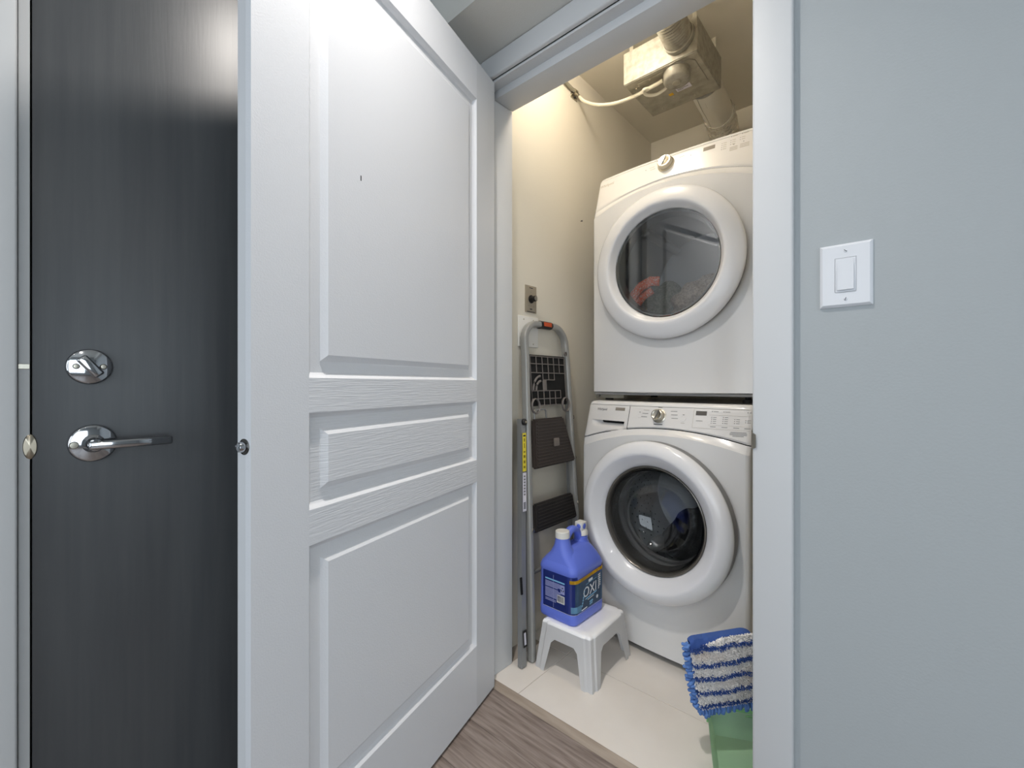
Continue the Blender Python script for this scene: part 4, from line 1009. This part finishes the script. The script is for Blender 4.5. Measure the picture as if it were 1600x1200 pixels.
for i in range(n1 - 1):
    bm.faces.new((vs[i][0], bw[i][0], bw[i + 1][0], vs[i + 1][0])); bm.faces.new((vs[i][-1], vs[i + 1][-1], bw[i + 1][1], bw[i][1])); bm.faces.new((bw[i][0], bw[i][1], bw[i + 1][1], bw[i + 1][0]))
for f in bm.faces: f.material_index = 0
finish('pad', bm, [mopb], mo, 60)
def tufts(name, mat, blue, count, seed):
    random.seed(seed); V_, F_ = [], []
    k = 0
    while k < count:
        a = random.uniform(0.012, 0.988); b = random.uniform(0.02, 0.975 if a > 0.45 else 0.875 + 0.22 * a)
        d_ = stripe(a, b)
        if (d_ > 0.011) if blue else (d_ < 0.021): continue
        k += 1
        p = pad_pt(a, b, 0.0); L = random.uniform(0.007, 0.012) * (1.15 if blue else 1)
        d = (NV + Vector((random.uniform(-.7, .7), random.uniform(-.7, .7), random.uniform(-.9, .5)))).normalized()
        s = d.orthogonal().normalized() * 0.0017; t = d.cross(s).normalized() * 0.0017
        i0 = len(V_); q = p + d * L
        V_ += [p + s, p - s * .5 + t, p - s * .5 - t, q + s * .8, q - s * .4 + t * .8, q - s * .4 - t * .8, q + d * 0.001]
        F_ += [(i0, i0 + 1, i0 + 4, i0 + 3), (i0 + 1, i0 + 2, i0 + 5, i0 + 4), (i0 + 2, i0, i0 + 3, i0 + 5), (i0 + 3, i0 + 4, i0 + 6), (i0 + 4, i0 + 5, i0 + 6), (i0 + 5, i0 + 3, i0 + 6)]
    me = bpy.data.meshes.new(name); me.from_pydata(V_, [], F_); me.materials.append(mat)
    o = bpy.data.objects.new(name, me); COL.objects.link(o); o.parent = mo; o['kind'] = 'stuff'; return o
tufts('white_pile', mopw, False, 8000, 1); tufts('blue_pile', mopb, True, 3600, 2)
bm = bmesh.new(); random.seed(4)
def loop_at(p, d, L):
    d = d.normalized(); q = p + d * L + NV * random.uniform(-0.006, 0.006)
    m = (p + q) / 2 + NV * random.uniform(0.0, 0.008)
    add_tube(bm, [p, m, q, q + d * 0.002], 0.0052, 0.0044, 8, None, True, False, [0.9, 1.05, 0.95, 0.4])
for k in range(24):
    a = 0.01 + 0.98 * k / 23
    for h in (-0.002, -0.012):
        loop_at(pad_pt(a, 0.0, h), Vector((0, 0, -1)) + RV * random.uniform(-.25, .15) + NV * random.uniform(-.1, .35), random.uniform(0.019, 0.027))
for k in range(17):
    b = 0.01 + 0.92 * k / 16
    for h in (-0.002, -0.012):
        loop_at(pad_pt(0.0, b, h), -RV + Vector((0, 0, random.uniform(-.6, .1))) + NV * random.uniform(-.1, .4), random.uniform(0.012, 0.018))
    loop_at(pad_pt(1.0, b, -0.006), RV + Vector((0, 0, random.uniform(-.6, .1))), random.uniform(0.012, 0.018))
fo = finish('fringe', bm, mopf, mo, 60); fo['kind'] = 'stuff'
# swivel, yoke, collar and pole, leaning a little into the closet corner
hx_ = Vector((0.012, 0.026, 0.060)); top = Vector((0.050, 0.135, 1.02))
box('swivel_plate', -0.03, 0.03, -0.02, 0.02, -0.004, 0.004, greyp, mo, 0.002, 2, (-0.012, 0.020, 0.030), (math.radians(90), 0, math.radians(41)))
tube('yoke', [hx_ + RV * -0.010 + Vector((0, 0, -0.010)), hx_ + RV * -0.006 + Vector((0, 0, 0.04)), hx_ + Vector((0.001, 0.004, 0.075))], 0.005, poleg, mo, n=8)
tube('yoke', [hx_ + RV * 0.010 + Vector((0, 0, -0.010)), hx_ + RV * 0.006 + Vector((0, 0, 0.04)), hx_ + Vector((0.001, 0.004, 0.075))], 0.005, poleg, mo, n=8)
pd = (top - hx_).normalized()
tube('pole', [hx_ + pd * 0.06, top], 0.0095, poleg, mo, n=14)
tube('collar', [hx_ + pd * 0.075, hx_ + pd * 0.082, hx_ + pd * 0.130, hx_ + pd * 0.137], 0.0155, lime, mo, n=18, taper=[0.85, 1, 1, 0.9])

dp = thing('dustpan', 'pale green plastic dustpan on the tile floor under the mop', 'dustpan', (0.745, 0.225, TZ), math.radians(28))
bm = bmesh.new()
prof = [(-0.105, -0.075, 0.002), (0.105, -0.075, 0.002), (0.092, 0.070, 0.022), (-0.092, 0.070, 0.022)]
outer = [bm.verts.new(p) for p in prof]
tops = [bm.verts.new(p) for p in ((-0.128, -0.095, 0.060), (0.128, -0.095, 0.060), (0.112, 0.100, 0.118), (-0.112, 0.100, 0.118))]
bm.faces.new(outer)
for k in (1, 2, 3): bm.faces.new((outer[k], outer[(k + 1) % 4], tops[(k + 1) % 4], tops[k]))
bmesh.ops.solidify(bm, geom=bm.faces[:], thickness=0.003)
finish('scoop', bm, green, dp, 20)
prism('hood', [(-0.112, 0.062), (0.112, 0.062), (0.106, 0.112), (-0.106, 0.112)], 0.070, 0.074, greend, dp, 0.001, None, (math.radians(-12), 0, 0))
tube('handle', [(0, 0.090, 0.070), (0, 0.13, 0.095), (0, 0.17, 0.10)], 0.014, greend, dp, 0.010, 12)
